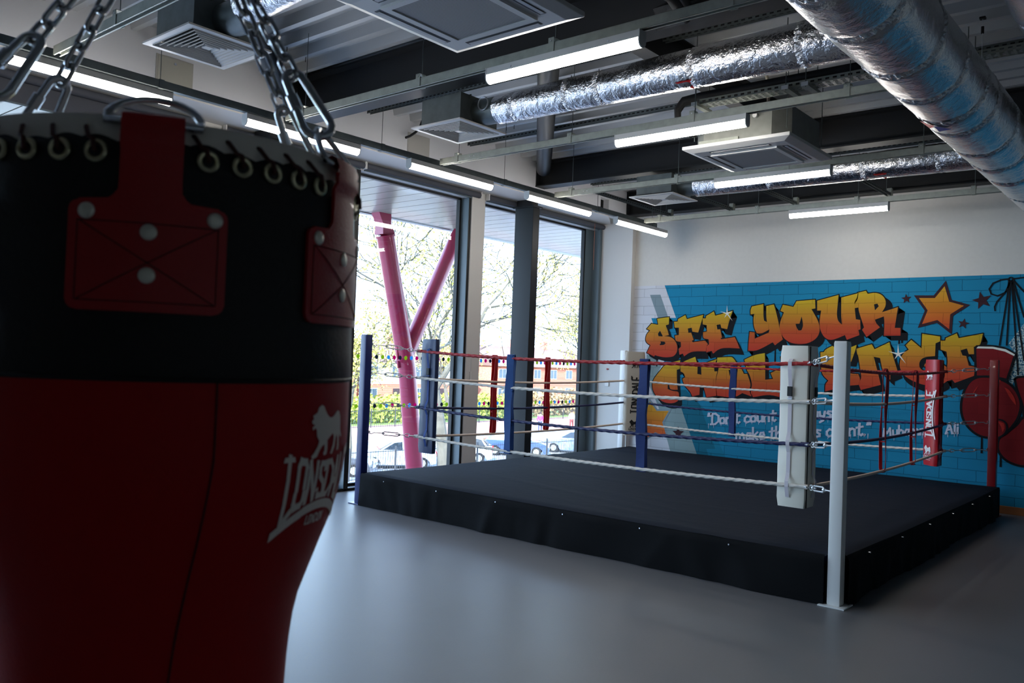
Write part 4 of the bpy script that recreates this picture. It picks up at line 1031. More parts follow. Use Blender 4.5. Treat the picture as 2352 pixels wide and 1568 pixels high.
# ------------------------------------------------------------------ mural, flat print on the far wall (x, z in metres)
LET={
'S':([(-6.567,2.262),(-6.457,2.278),(-6.364,2.286),(-6.365,2.179),(-6.418,2.163),(-6.384,2.092),(-6.359,2.017),(-6.441,2.001),(-6.348,1.996),(-6.274,1.96),(-6.226,1.902),(-6.206,1.83),(-6.215,1.757),(-6.264,1.701),(-6.346,1.685),(-6.439,1.683),(-6.534,1.698),(-6.585,1.711),(-6.597,1.688),(-6.727,1.745),(-6.668,1.862),(-6.701,1.876),(-6.739,1.903),(-6.757,1.94),(-6.753,1.987),(-6.734,2.034),(-6.682,2.085),(-6.742,2.108),(-6.665,2.188),(-6.547,2.17)],[[(-6.512,2.082),(-6.457,1.995),(-6.535,1.999),(-6.547,2.035)],[(-6.501,1.921),(-6.428,1.917),(-6.411,1.894),(-6.436,1.866),(-6.515,1.865),(-6.49,1.898)]]),
'E1':([(-6.214,2.257),(-6.095,2.315),(-6.067,2.256),(-5.802,2.318),(-5.819,2.251),(-5.876,2.059),(-5.971,2.072),(-5.983,2.13),(-6.047,2.117),(-6.035,2.054),(-5.99,2.058),(-5.946,1.951),(-5.976,1.937),(-5.955,1.915),(-5.769,1.945),(-5.744,1.927),(-5.714,1.892),(-5.742,1.856),(-5.739,1.786),(-5.975,1.785),(-6.092,1.705),(-6.114,1.746),(-6.169,1.726),(-6.187,1.812),(-6.148,1.849),(-6.155,1.917),(-6.222,1.925),(-6.248,1.947),(-6.256,2.011),(-6.19,2.02),(-6.194,2.129),(-6.265,2.129),(-6.279,2.216),(-6.218,2.22)],[]),
'E2':([(-5.758,2.3),(-5.639,2.366),(-5.613,2.304),(-5.347,2.372),(-5.393,2.237),(-5.422,2.111),(-5.512,2.128),(-5.528,2.181),(-5.589,2.172),(-5.573,2.106),(-5.53,2.11),(-5.497,1.988),(-5.521,1.983),(-5.506,1.966),(-5.301,1.999),(-5.262,1.926),(-5.222,1.84),(-5.511,1.848),(-5.627,1.757),(-5.653,1.796),(-5.734,1.772),(-5.737,1.857),(-5.695,1.893),(-5.707,1.963),(-5.775,1.971),(-5.795,1.989),(-5.798,2.064),(-5.735,2.074),(-5.743,2.167),(-5.807,2.18),(-5.815,2.269),(-5.761,2.265)],[]),
'Y':([(-5.061,2.43),(-4.893,2.463),(-4.888,2.292),(-4.875,2.232),(-4.833,2.212),(-4.846,2.282),(-4.85,2.432),(-4.742,2.456),(-4.72,2.391),(-4.668,2.212),(-4.649,2.113),(-4.599,1.975),(-4.709,1.894),(-4.741,1.934),(-4.966,1.809),(-5.094,1.812),(-5.092,1.928),(-5.081,2.075),(-5.007,2.066),(-5.004,1.98),(-4.802,2.067),(-4.793,2.112),(-4.906,2.051),(-4.974,2.056),(-5.019,2.131),(-5.034,2.252),(-5.021,2.328),(-5.074,2.318),(-5.081,2.374)],[]),
'O':([(-4.614,2.449),(-4.467,2.418),(-4.425,2.495),(-4.175,2.511),(-4.167,2.395),(-4.22,2.386),(-4.149,2.27),(-4.113,2.193),(-4.096,2.097),(-4.131,2.001),(-4.226,1.937),(-4.342,1.911),(-4.472,1.923),(-4.574,1.976),(-4.638,2.064),(-4.656,2.162),(-4.633,2.252),(-4.596,2.345),(-4.647,2.365)],[[(-4.349,2.29),(-4.332,2.212),(-4.325,2.154),(-4.348,2.1),(-4.388,2.1),(-4.419,2.144),(-4.43,2.188),(-4.376,2.192)]]),
'U':([(-4.146,2.496),(-3.868,2.567),(-3.878,2.401),(-3.884,2.307),(-3.863,2.221),(-3.811,2.179),(-3.828,2.306),(-3.83,2.533),(-3.616,2.585),(-3.623,2.501),(-3.658,2.455),(-3.656,2.38),(-3.638,2.249),(-3.584,2.24),(-3.576,2.119),(-3.603,2.11),(-3.587,2.045),(-3.745,1.982),(-3.77,2.043),(-3.921,1.975),(-3.997,1.983),(-4.055,2.03),(-4.096,2.116),(-4.109,2.212),(-4.089,2.365),(-4.142,2.366)],[]),
'R':([(-3.625,2.591),(-3.522,2.613),(-3.5,2.575),(-3.403,2.589),(-3.325,2.56),(-3.277,2.494),(-3.274,2.413),(-3.319,2.337),(-3.129,2.4),(-3.16,2.139),(-3.092,2.139),(-3.09,2.043),(-3.287,2.041),(-3.284,2.203),(-3.294,2.284),(-3.402,2.243),(-3.385,2.195),(-3.337,2.146),(-3.498,2.022),(-3.556,2.112),(-3.533,2.145),(-3.602,2.343),(-3.611,2.4),(-3.655,2.393),(-3.662,2.476),(-3.631,2.525)],[[(-3.418,2.439),(-3.376,2.447),(-3.359,2.414),(-3.405,2.361)]]),
'C':([(-6.368,1.591),(-6.154,1.648),(-6.156,1.518),(-6.204,1.504),(-6.197,1.331),(-6.179,1.208),(-6.283,1.203),(-6.312,1.22),(-6.328,1.282),(-6.349,1.268),(-6.347,1.212),(-6.268,1.185),(-6.178,1.184),(-6.156,1.16),(-6.153,1.062),(-6.206,1.015),(-6.317,0.996),(-6.445,1.02),(-6.563,1.113),(-6.619,1.236),(-6.601,1.338),(-6.519,1.442),(-6.45,1.52),(-6.43,1.546)],[]),
'H':([(-6.151,1.58),(-6.085,1.637),(-5.91,1.703),(-5.866,1.577),(-5.868,1.455),(-5.801,1.446),(-5.813,1.591),(-5.566,1.68),(-5.608,1.585),(-5.598,1.502),(-5.553,1.504),(-5.575,1.395),(-5.571,1.288),(-5.541,1.158),(-5.709,1.124),(-5.769,1.296),(-5.822,1.293),(-5.823,1.154),(-5.936,1.123),(-5.973,1.195),(-6.071,1.275),(-6.109,1.372),(-6.062,1.398),(-6.085,1.459),(-6.141,1.481)],[]),
'A':([(-5.56,1.701),(-5.355,1.718),(-5.317,1.707),(-5.251,1.621),(-5.199,1.576),(-5.146,1.484),(-5.097,1.486),(-5.036,1.337),(-5.065,1.266),(-5.025,1.175),(-5.162,1.214),(-5.284,1.137),(-5.554,1.157),(-5.571,1.288),(-5.569,1.395),(-5.54,1.504),(-5.53,1.588),(-5.563,1.611)],[[(-5.38,1.534),(-5.349,1.529),(-5.358,1.434)]]),
'L':([(-5.147,1.683),(-4.995,1.757),(-4.851,1.783),(-4.839,1.622),(-4.833,1.416),(-4.72,1.432),(-4.758,1.511),(-4.636,1.572),(-4.582,1.54),(-4.579,1.246),(-4.606,1.187),(-4.772,1.218),(-5.0,1.165),(-5.038,1.221),(-5.034,1.279),(-5.018,1.338),(-5.059,1.476),(-5.111,1.544),(-5.126,1.613)],[]),
'L2':([(-4.623,1.732),(-4.52,1.78),(-4.416,1.771),(-4.395,1.48),(-4.271,1.496),(-4.211,1.354),(-4.229,1.209),(-4.536,1.191),(-4.568,1.291),(-4.581,1.495)],[]),
'E3':([(-4.082,1.81),(-4.035,1.816),(-4.021,1.849),(-3.928,1.899),(-3.89,1.876),(-3.723,1.87),(-3.62,1.918),(-3.632,1.848),(-3.682,1.698),(-3.792,1.704),(-3.808,1.619),(-3.714,1.547),(-3.587,1.543),(-3.558,1.47),(-3.583,1.404),(-3.71,1.388),(-4.005,1.298),(-4.008,1.393),(-3.967,1.442),(-4.059,1.524),(-4.074,1.686)],[]),
'N':([(-3.62,1.868),(-3.432,1.93),(-3.396,1.866),(-3.219,1.958),(-3.174,1.793),(-3.108,1.588),(-3.198,1.544),(-3.196,1.488),(-3.282,1.557),(-3.326,1.757),(-3.404,1.771),(-3.344,1.562),(-3.309,1.418),(-3.55,1.341),(-3.584,1.422),(-3.546,1.489),(-3.556,1.554),(-3.594,1.783),(-3.611,1.799)],[]),
'G':([(-2.962,1.992),(-2.841,1.888),(-2.839,2.069),(-2.636,2.037),(-2.635,1.978),(-2.684,1.954),(-2.687,1.798),(-2.781,1.788),(-2.838,1.763),(-2.866,1.707),(-2.857,1.644),(-2.805,1.607),(-2.748,1.633),(-2.763,1.663),(-2.807,1.67),(-2.8,1.701),(-2.636,1.73),(-2.556,1.67),(-2.545,1.501),(-2.601,1.452),(-2.743,1.43),(-2.889,1.462),(-3.039,1.543),(-3.094,1.652),(-3.082,1.764),(-3.047,1.829),(-2.988,1.87),(-3.027,1.924)],[]),
'E4':([(-2.572,2.018),(-2.454,2.076),(-2.432,2.019),(-2.175,2.075),(-2.198,1.939),(-2.245,1.9),(-2.243,1.832),(-2.318,1.83),(-2.34,1.898),(-2.408,1.874),(-2.386,1.814),(-2.345,1.807),(-2.315,1.694),(-2.246,1.681),(-2.257,1.575),(-2.461,1.482),(-2.49,1.519),(-2.545,1.501),(-2.549,1.671),(-2.544,1.748),(-2.561,1.855),(-2.625,1.877),(-2.628,1.986),(-2.578,1.986)],[]),
}
STAR=[(-2.589,2.715),(-2.52,2.481),(-2.318,2.417),(-2.501,2.288),(-2.51,2.064),(-2.676,2.203),(-2.892,2.14),(-2.817,2.352),(-2.946,2.544),(-2.72,2.539)]
STAR2=[(-6.655,1.057),(-6.512,0.9),(-6.272,0.916),(-6.391,0.711),(-6.297,0.465),(-6.526,0.526),(-6.667,0.425),(-6.76,0.569),(-6.889,0.469),(-6.799,0.795),(-6.728,0.863)]
PTS=[(-3.034,2.503),(-2.193,2.468),(-2.385,2.193),(-3.109,1.811),(-1.899,2.704)]
PTS7=[(-6.148,0.57)]
PTS4=[(-5.429,2.334)]
PALE=[(-7.031,2.78),(-6.461,2.769),(-6.25,2.275),(-6.673,2.272),(-6.558,2.035),(-6.477,1.576),(-7.014,1.558)]
PALE2=[(-7.176,1.936),(-6.727,1.942),(-6.453,1.582),(-6.587,1.339),(-6.487,0.992),(-5.804,0.267),(-6.287,0.212),(-7.105,0.244)]
GSTR=[(-6.709,2.627),(-6.528,2.627),(-6.379,2.275),(-6.557,2.276)]
GBAND=[(-6.733,1.726),(-6.453,1.582),(-6.587,1.339),(-6.487,1.004),(-6.136,1.001),(-5.803,0.237),(-6.237,0.192),(-6.499,0.941),(-6.717,1.333)]
DTEAL=[(-6.144,1.21),(-6.048,1.215),(-5.811,1.009),(-5.546,0.395),(-5.683,0.381),(-5.631,0.231),(-5.802,0.213),(-6.136,1.001)]
MTEAL=[(-5.811,1.009),(-5.546,0.395),(-5.683,0.381),(-5.631,0.231),(-5.354,0.236),(-5.491,0.483),(-5.702,0.932)]
CUFF=[(-2.252,1.908),(-2.225,1.931),(-2.065,1.934),(-1.933,1.907),(-1.835,1.842),(-1.876,1.679),(-1.912,1.544),(-2.057,1.575),(-2.237,1.568)]
CUFFW=[(-2.238,1.901),(-2.218,1.924),(-2.065,1.923),(-1.933,1.896),(-1.839,1.839),(-1.846,1.82),(-1.939,1.869),(-2.064,1.9)]
GLOVE=[(-2.237,1.568),(-2.336,1.465),(-2.387,1.28),(-2.383,1.112),(-2.325,0.98),(-2.201,0.87),(-2.054,0.852),(-1.937,0.892),(-1.861,0.987),(-1.787,1.11),(-1.759,1.273),(-1.807,1.417),(-1.899,1.515),(-2.057,1.575)]
THUMB=[(-2.085,1.066),(-1.993,1.083),(-1.928,1.067),(-1.898,1.014),(-1.905,0.939),(-1.962,0.875),(-2.054,0.852)]
GL1=[(-2.056,1.56),(-2.004,1.57),(-1.977,1.527),(-2.002,1.481),(-2.042,1.494)]
GL2=[(-1.936,1.454),(-1.884,1.428),(-1.824,1.328),(-1.816,1.255),(-1.882,1.339)]
GL3=[(-1.993,1.058),(-1.934,1.04),(-1.919,0.99),(-1.944,0.936),(-1.959,0.994)]
GL4=[(-2.201,1.471),(-2.253,1.393),(-2.278,1.316),(-2.24,1.394)]
GLOVE2=[(-1.912,0.924),(-1.982,0.874),(-1.999,0.739),(-1.944,0.641),(-1.84,0.578),(-1.699,0.557),(-1.465,0.618),(-1.348,0.773),(-1.352,0.986),(-1.476,1.119),(-1.662,1.163),(-1.762,1.112),(-1.786,1.052),(-1.861,0.972)]
CUFF2=[(-1.835,1.555),(-1.797,1.586),(-1.608,1.587),(-1.518,1.403),(-1.537,1.128),(-1.661,1.134),(-1.737,1.143),(-1.753,1.273),(-1.807,1.417)]
SPECK=[(-1.908,1.959),(-1.758,2.196),(-1.636,2.328),(-1.319,2.368),(-1.304,1.585),(-1.609,1.601),(-1.797,1.586),(-1.835,1.555),(-1.859,1.488),(-1.906,1.537),(-1.876,1.679),(-1.835,1.842)]
LACE0=[(-1.911,2.694),(-1.999,1.943)]
LACE1=[(-1.904,2.693),(-1.927,1.944)]
LACE2=[(-1.892,2.693),(-1.804,1.608)]
LACE3=[(-1.886,2.693),(-1.749,1.771)]
LACE4=[(-1.879,2.693),(-1.76,2.27)]
LACE5=[(-1.918,2.694),(-1.929,2.598),(-1.96,2.554),(-2.032,2.518),(-2.098,2.542),(-2.12,2.602),(-2.081,2.669),(-2.003,2.704),(-1.918,2.713)]
LACE6=[(-1.911,2.671),(-1.948,2.568),(-2.037,2.45),(-2.059,2.391),(-2.054,2.346)]
LACE7=[(-1.879,2.7),(-1.794,2.594),(-1.703,2.489)]
LACE8=[(-1.886,2.712),(-1.765,2.726),(-1.644,2.707)]
TL1=[(-5.683,0.73),(-4.586,0.869),(-4.027,0.945),(-3.886,0.967)]
TL2=[(-5.24,0.55),(-4.561,0.641),(-4.02,0.7),(-3.399,0.781)]
TL3=[(-3.267,0.782),(-2.462,0.877)]
EXT=[(-7.011,2.756),(-1.771,2.777),(-6.715,0.22),(-1.851,0.024)]
MY = FY-.003
def mural_mat(name, rgb=None, grad=None, speck=False, strength=.42):
    m = bpy.data.materials.new(name); m.use_nodes = True; nt = m.node_tree; b = nt.nodes['Principled BSDF']; b.inputs['Roughness'].default_value = .75; b.inputs['Specular IOR Level'].default_value = .12
    t = nt.nodes.new('ShaderNodeTexCoord'); sx = nt.nodes.new('ShaderNodeSeparateXYZ'); cb_ = nt.nodes.new('ShaderNodeCombineXYZ')
    nt.links.new(t.outputs['Object'], sx.inputs[0]); nt.links.new(sx.outputs['X'], cb_.inputs['X']); nt.links.new(sx.outputs['Z'], cb_.inputs['Y'])
    n = nt.nodes.new('ShaderNodeTexNoise'); n.inputs['Scale'].default_value = 7; n.inputs['Detail'].default_value = 3
    va = nt.nodes.new('ShaderNodeVectorMath'); va.operation = 'SCALE'; va.inputs['Scale'].default_value = .018
    vb = nt.nodes.new('ShaderNodeVectorMath'); vb.operation = 'ADD'
    nt.links.new(cb_.outputs[0], n.inputs['Vector']); nt.links.new(n.outputs['Color'], va.inputs[0]); nt.links.new(va.outputs[0], vb.inputs[0]); nt.links.new(cb_.outputs[0], vb.inputs[1])
    br = nt.nodes.new('ShaderNodeTexBrick'); br.inputs['Scale'].default_value = 1; br.inputs['Brick Width'].default_value = .40; br.inputs['Row Height'].default_value = .133; br.inputs['Mortar Size'].default_value = .0045; br.inputs['Mortar Smooth'].default_value = .6
    br.inputs['Color1'].default_value = (1, 1, 1, 1); br.inputs['Color2'].default_value = (.90, .90, .90, 1); br.inputs['Mortar'].default_value = (strength, strength, strength, 1)
    nt.links.new(vb.outputs[0], br.inputs['Vector'])
    mx = nt.nodes.new('ShaderNodeMix'); mx.data_type = 'RGBA'; mx.blend_type = 'MULTIPLY'; mx.inputs['Factor'].default_value = 1
    nt.links.new(br.outputs['Color'], mx.inputs['B'])
    if grad:
        r = nt.nodes.new('ShaderNodeValToRGB'); s2 = nt.nodes.new('ShaderNodeSeparateXYZ'); nt.links.new(t.outputs['Generated'], s2.inputs[0]); nt.links.new(s2.outputs['Z'], r.inputs[0])
        el = r.color_ramp.elements
        while len(el) < len(grad): el.new(.5)
        for e, (p, c) in zip(el, grad): e.position = p; e.color = lin(c)+(1,)
        nt.links.new(r.outputs[0], mx.inputs['A'])
    elif speck:
        n3 = nt.nodes.new('ShaderNodeTexNoise'); n3.inputs['Scale'].default_value = 45; n3.inputs['Detail'].default_value = 6; n3.inputs['Roughness'].default_value = .8
        nt.links.new(cb_.outputs[0], n3.inputs['Vector'])
        r = nt.nodes.new('ShaderNodeValToRGB'); r.color_ramp.interpolation = 'CONSTANT'; el = r.color_ramp.elements
        el.new(.48); el.new(.54); el[0].color = lin((30, 50, 70))+(1,); el[1].position = .46; el[1].color = lin((40, 140, 180))+(1,); el[2].position = .50; el[2].color = lin((190, 205, 200))+(1,); el[3].position = .60; el[3].color = lin((225, 220, 200))+(1,)
        nt.links.new(n3.outputs['Fac'], r.inputs[0]); nt.links.new(r.outputs[0], mx.inputs['A'])
    else:
        mx.inputs['A'].default_value = lin(rgb)+(1,)
    nt.links.new(mx.outputs['Result'], b.inputs['Base Color'])
    bp_ = nt.nodes.new('ShaderNodeBump'); bp_.inputs['Strength'].default_value = .0
    return m
MU = thing('wall_mural', (-3.2, FY, 1.4), 'blue brick pattern graffiti mural with yellow and red lettering on the far wall', 'mural')
lay = [0]
def flat(name, poly, m, parent=MU, level=1, holes=(), label=None, mb=None):
    y = MY-.0009*level
    q = mb or MB()
    poly_fill(q, poly, holes, lambda a, b_: (a, y, b_))
    return q.build(name, m, parent, label=label, fix=False)
def outline(name, poly, w, m, parent, level, closed=True):
    y = MY-.0009*level; q = MB(); P = poly+[poly[0]] if closed else poly
    poly_mesh(q, strokes([P], w), lambda a, b_: (a, y, b_))
    return q.build(name, m, parent, fix=False)
def smooth2(poly, it=2):
    for _ in range(it):
        out = []; n = len(poly)
        for i in range(n):
            p = Vector(poly[i]); a = Vector(poly[i-1]); c = Vector(poly[(i+1) % n])
            d1 = p-a; d2 = c-p
            ang = abs(d1.angle_signed(d2)) if d1.length > 1e-6 and d2.length > 1e-6 else 0
            if ang < math.radians(48) and ang > .02: out += [tuple(p.lerp(a, .25)), tuple(p.lerp(c, .25))]
            else: out.append(tuple(p))
        poly = out
    return poly
m_mb = mural_mat('mural_blue', (32, 132, 170)); m_pale = mural_mat('mural_pale', (206, 208, 214), strength=.6); m_gs = mural_mat('mural_grey', (128, 146, 154), strength=.7); m_gb = mural_mat('mural_grey_teal', (132, 154, 156), strength=.7); m_dt = mural_mat('mural_dark_teal', (26, 104, 128)); m_mt = mural_mat('mural_mid_teal', (28, 122, 152)); m_ink = mural_mat('mural_ink', (24, 26, 30), strength=.8)
G_L = [(0, (186, 60, 46)), (.28, (190, 82, 46)), (.62, (194, 132, 44)), (1, (200, 172, 42))]
m_gr = mural_mat('mural_letter', grad=G_L, strength=.62); m_sg = mural_mat('mural_star', grad=[(0, (200, 74, 48)), (.45, (205, 120, 44)), (1, (206, 160, 48))], strength=.62)
m_br = mural_mat('mural_brown', (62, 38, 44), strength=.8); m_gl = mural_mat('mural_glove', (122, 28, 32), strength=.8); m_gl2 = mural_mat('mural_glove_light', (190, 52, 44), strength=.8); m_slg = mural_mat('mural_slogan', (196, 204, 222), strength=.8); m_spk = mural_mat('mural_speckle', speck=True); m_mwh = mural_mat('mural_white', (226, 226, 216), strength=.8)
MB().box((-7.0, FY-.0015, .09), (1.6, FY-.0012, 2.766)).build('blue_brick_ground', m_mb, MU)
MB().add([(a, MY-.0004, b_) for a, b_ in ((-7.0, 2.766), (-6.461, 2.766), (-6.25, 2.275), (-6.673, 2.272), (-6.58, 2.06), (-6.42, 1.6), (-6.2, 1.1), (-5.804, .45), (-5.66, .09), (-7.0, .09))], [tuple(range(10))]).build('pale_brick_area', m_pale, MU, fix=False)
flat('diagonal_stripe', GSTR, m_gs); flat('diagonal_stripe', GBAND, m_gb, level=1); flat('diagonal_stripe', DTEAL, m_dt, level=2); flat('diagonal_stripe', MTEAL, m_mt, level=1)
EXTV = {k: (.062, -.062) for k in LET}
for k in 'CHALN': EXTV[k] = (.055, -.075)
EXTV.update({'L2': (.05, -.07), 'Y': (.07, -.085), 'O': (.075, -.085), 'U': (.07, -.085), 'R': (.085, -.06), 'E4': (.05, -.09), 'G': (.03, -.085), 'E1': (.04, -.11), 'E2': (.07, -.09)})
for k, (poly, holes) in LET.items():
    P2_ = smooth2(poly)
    L_ = flat('letter', P2_, m_gr, level=5, holes=[smooth2(hh) for hh in holes])
    ex, ez = EXTV[k]; q = MB(); yS = MY-.0009*3
    q2 = MB()
    for loop in [P2_]+[smooth2(hh) for hh in holes]:
        n = len(loop)
        for i in range(n):
            a, c = loop[i], loop[(i+1) % n]; q.add([(a[0], yS, a[1]), (c[0], yS, c[1]), (c[0]+ex, yS, c[1]+ez), (a[0]+ex, yS, a[1]+ez)], [(0, 1, 2, 3)])
    poly_mesh(q, [[Vector(p) for p in s_] for s_ in strokes([P2_+[P2_[0]]], .026)], lambda a, b_: (a, MY-.0009*4, b_))
    q.build('letter_shadow', m_ink, L_, fix=False)
for k, w_ in (('G', None),):
    pass
def star(poly, m1, m2, w, sc=.80):
    s_ = flat('star', poly, m2, level=5)
    if m1:
        c = sum((Vector(p) for p in poly), Vector((0, 0)))/len(poly)
        flat('star_fill', [tuple(c+(Vector(p)-c)*sc) for p in poly], m1, s_, 6)
star(STAR, m_sg, m_br, .03); star(STAR2, m_sg, m_gs, .03, .86)
def small_star(c, r, rot):
    flat('star', [(c[0]+(r if i % 2 == 0 else r*.42)*math.sin(rot+i*PI/5), c[1]+(r if i % 2 == 0 else r*.42)*math.cos(rot+i*PI/5)) for i in range(10)], m_br, level=5)
small_star(PTS[0], .062, -.1); small_star(PTS[1], .108, -.25); small_star(PTS[2], .065, .2); small_star(PTS7[0], .10, -.05)
def sparkle(c, r):
    flat('sparkle', [(c[0]+(r*(1, .75, 1.15, .6, .95)[i//2] if i % 2 == 0 else r*.14)*math.sin(-.05+i*PI/5), c[1]+(r*(1, .75, 1.15, .6, .95)[i//2] if i % 2 == 0 else r*.14)*math.cos(-.05+i*PI/5)) for i in range(10)], m_mwh, level=8)
sparkle(PTS4[0], .12); sparkle(PTS[3], .13)
for k, ((x0, z0), (x1, z1), s_, h) in enumerate((((-5.683, .73), (-3.86, .967), '"Don\'t count the days,', .155), ((-5.24, .545), (-3.40, .781), 'make the days count."', .165), ((-3.267, .775), (-2.40, .885), 'Muhammad Ali', .125))):
    _, e_ = text_quads(s_, h, .02, 0, 0, 1.0); sc = (x1-x0)/e_; xx = 0.0; rr = random.Random(k)
    for ch in s_:
        q, xn = text_quads(ch, h, .026 if k < 2 else .021, 0, 0, 1.0)
        if q:
            q2 = MB(); poly_mesh(q2, q, lambda a, b_: (x0+(xx+a)*sc, MY-.0009*7, z0+b_+(z1-z0)*((xx+a)*sc)/(x1-x0)))
            xd = x0+(xx+.25*xn)*sc; zd = z0+(z1-z0)*(xx*sc)/(x1-x0); ln = rr.uniform(.01, .06)
            q2.add([(xd, MY-.0063, zd+.02), (xd+.009, MY-.0063, zd+.02), (xd+.006, MY-.0063, zd-ln), (xd+.002, MY-.0063, zd-ln)], [(0, 1, 2, 3)])
            q2.build('slogan_letter', m_slg, MU, fix=False)
        xx += xn
flat('speckled_patch', SPECK, m_spk, level=2)
for i in range(9):
    l = [LACE0, LACE1, LACE2, LACE3, LACE4, LACE5, LACE6, LACE7, LACE8][i]
    outline('lace', l, .016, m_ink, MU, 9, closed=False)
outline('lace_knot', [(PTS[4][0]+.028*math.cos(a*PI/6), PTS[4][1]+.028*math.sin(a*PI/6)) for a in range(12)], .012, m_ink, MU, 9)
for G_, C_ in ((GLOVE2, CUFF2), (GLOVE, CUFF)):
    g = flat('painted_glove', smooth2(G_, 3), m_gl, level=10 if G_ is GLOVE2 else 13)
    outline('glove_outline', smooth2(G_, 3), .026, m_ink, g, 11 if G_ is GLOVE2 else 14)
    c = flat('glove_cuff', smooth2(C_, 1), m_gl, g, 11 if G_ is GLOVE2 else 14)
    outline('cuff_outline', smooth2(C_, 1), .024, m_ink, g, 12 if G_ is GLOVE2 else 15)
flat('cuff_rim', CUFFW, m_mwh, level=16)
tg = flat('glove_thumb', smooth2(THUMB, 2), m_gl, level=16); outline('thumb_outline', smooth2(THUMB, 2), .018, m_ink, tg, 17)
for g_ in (GL1, GL2, GL3, GL4): flat('glove_highlight', smooth2(g_, 2), m_gl2, level=18)
for (x, z), l in (((-2.167, .87), .20), ((-1.968, .67), .14), ((-2.793, 1.45), .17), ((-3.114, 2.0), .06), ((-3.08, 2.0), .05), ((-6.558, 1.66), .12), ((-4.712, 1.86), .2)):
    flat('paint_drip', [(x, z), (x+.018, z), (x+.022, z-l), (x-.002, z-l)], m_ink, level=2)
# ------------------------------------------------------------------ outside
GZ = -4.35
m_asph = mat('asphalt', (128, 128, 130), .9, var=.12, bscale=4, vscale=.5); m_pave = mat('red_paving', (176, 128, 116), .9, var=.15, bscale=6, vscale=.8); m_grass = mat('grass', (108, 130, 62), .9, var=.25, bscale=8, vscale=1.2); m_kerb = mat('kerb', (178, 174, 168), .9)
def slab(name, x0, x1, y0, y1, z, m): setp(MB().box((x0, y0, z-.1), (x1, y1, z)).build(name, m), kind='structure')
slab('ground_car_park', -44, -8, -30, 150, GZ, m_asph)
slab('ground_red_paving', -54, -44, -30, 150, GZ+.03, m_pave)
slab('ground_grass', -120, -54, -40, 170, GZ+.02, m_grass)
slab('ground_footpath', -31.6, -29.2, -30, 150, GZ+.05, m_kerb)
setp(MB().box((-44.1, -30, GZ-.1), (-43.9, 150, GZ+.12)).build('ground_kerb', m_kerb), kind='structure')
# soffit over the windows: long planks across
m_sof = mat('soffit_metal', (148, 145, 135), .32, .1, coat=.12)
sf = bpy.data.objects.new('ceiling_outer_soffit', None); COL.objects.link(sf); sf.location = (-9, 8, 3.74); sf['kind'] = 'structure'
pl = mesh_only(MB().box((-10.10, 0, 3.735), (-7.84, .284, 3.75)), 'plank', m_sof)
for i in range(92):
    inst(pl, sf, Matrix.Translation(Vector((0, BY-.2+i*.30, 0))-sf.location), 'plank')
MB().box((-10.12, BY-.3, 3.752), (-7.7, 23, 3.78)).build('backing', M_gasket_shade, sf)
MB().box((-10.22, BY-.3, 3.72), (-10.11, 23, 4.75)).build('edge_trim', mat('trim_grey', (170, 170, 172), .4), sf)
setp(MB().box((WX-.28, BY, GZ), (WX-.19, 30, -.02)).box((WX-.28, BY, 3.66), (WX-.19, 30, 4.8)).build('wall_outer_face', m_kerb), kind='structure')
# pink branching column
m_pink = mat('column_pink', (150, 30, 66), .34, coat=.3)
pc = thing('branching_column', (-9.95, 9.5, GZ), 'tall pink painted steel column splitting into a V outside the window', 'column')
B0 = Vector((-9.97, 9.62, -.9)); K = Vector((-9.97, 9.27, 1.35)); TL = Vector((-9.97, 8.70, 3.40)); TR = Vector((-9.97, 10.24, 3.52))
MB().tube([B0+(B0-K)*1.55, B0, K, TL-(TL-K).normalized()*.02], .142, 32).build('main_leg', m_pink, pc, smooth=True)
d = (TL-K).normalized()
MB().tube([TL-d*.02, TL+d*.01], .158, 32).build('collar', m_pink, pc, smooth=True)
hd = MB(); s_ = Vector((0, 1, 0)); vs = []
for c, w, th in ((TL+d*.01, .13, .10), (TL+d*.18, .085, .09), (Vector((-9.97, 8.60, 3.742)), .125, .09)):
    vs += [c-s_*w+Vector((th, 0, 0)), c+s_*w+Vector((th, 0, 0)), c+s_*w-Vector((th, 0, 0)), c-s_*w-Vector((th, 0, 0))]
hd.add(vs, [(k*4+i, k*4+(i+1) % 4, k*4+4+(i+1) % 4, k*4+4+i) for k in range(2) for i in range(4)]+[(0, 3, 2, 1), (8, 9, 10, 11)]).build('head_plate', m_pink, pc)
J = Vector((-9.97, 9.16, 1.42)); d2 = (TR-Vector((-9.97, 9.30, 1.75))).normalized()
MB().tube([J, TR], .125, 32).build('branch_leg', m_pink, pc, smooth=True)
MB().tube([TR, Vector((-9.97, 10.32, 3.74))], [.125, .07], 24).build('branch_head', m_pink, pc, smooth=True)
q_ = MB(); q_.obox(Vector((-9.97, 9.20, 1.60)), (0, .16, .02), (.012, 0, 0), (0, -.03, .22)).build('web_plate', m_pink, pc)
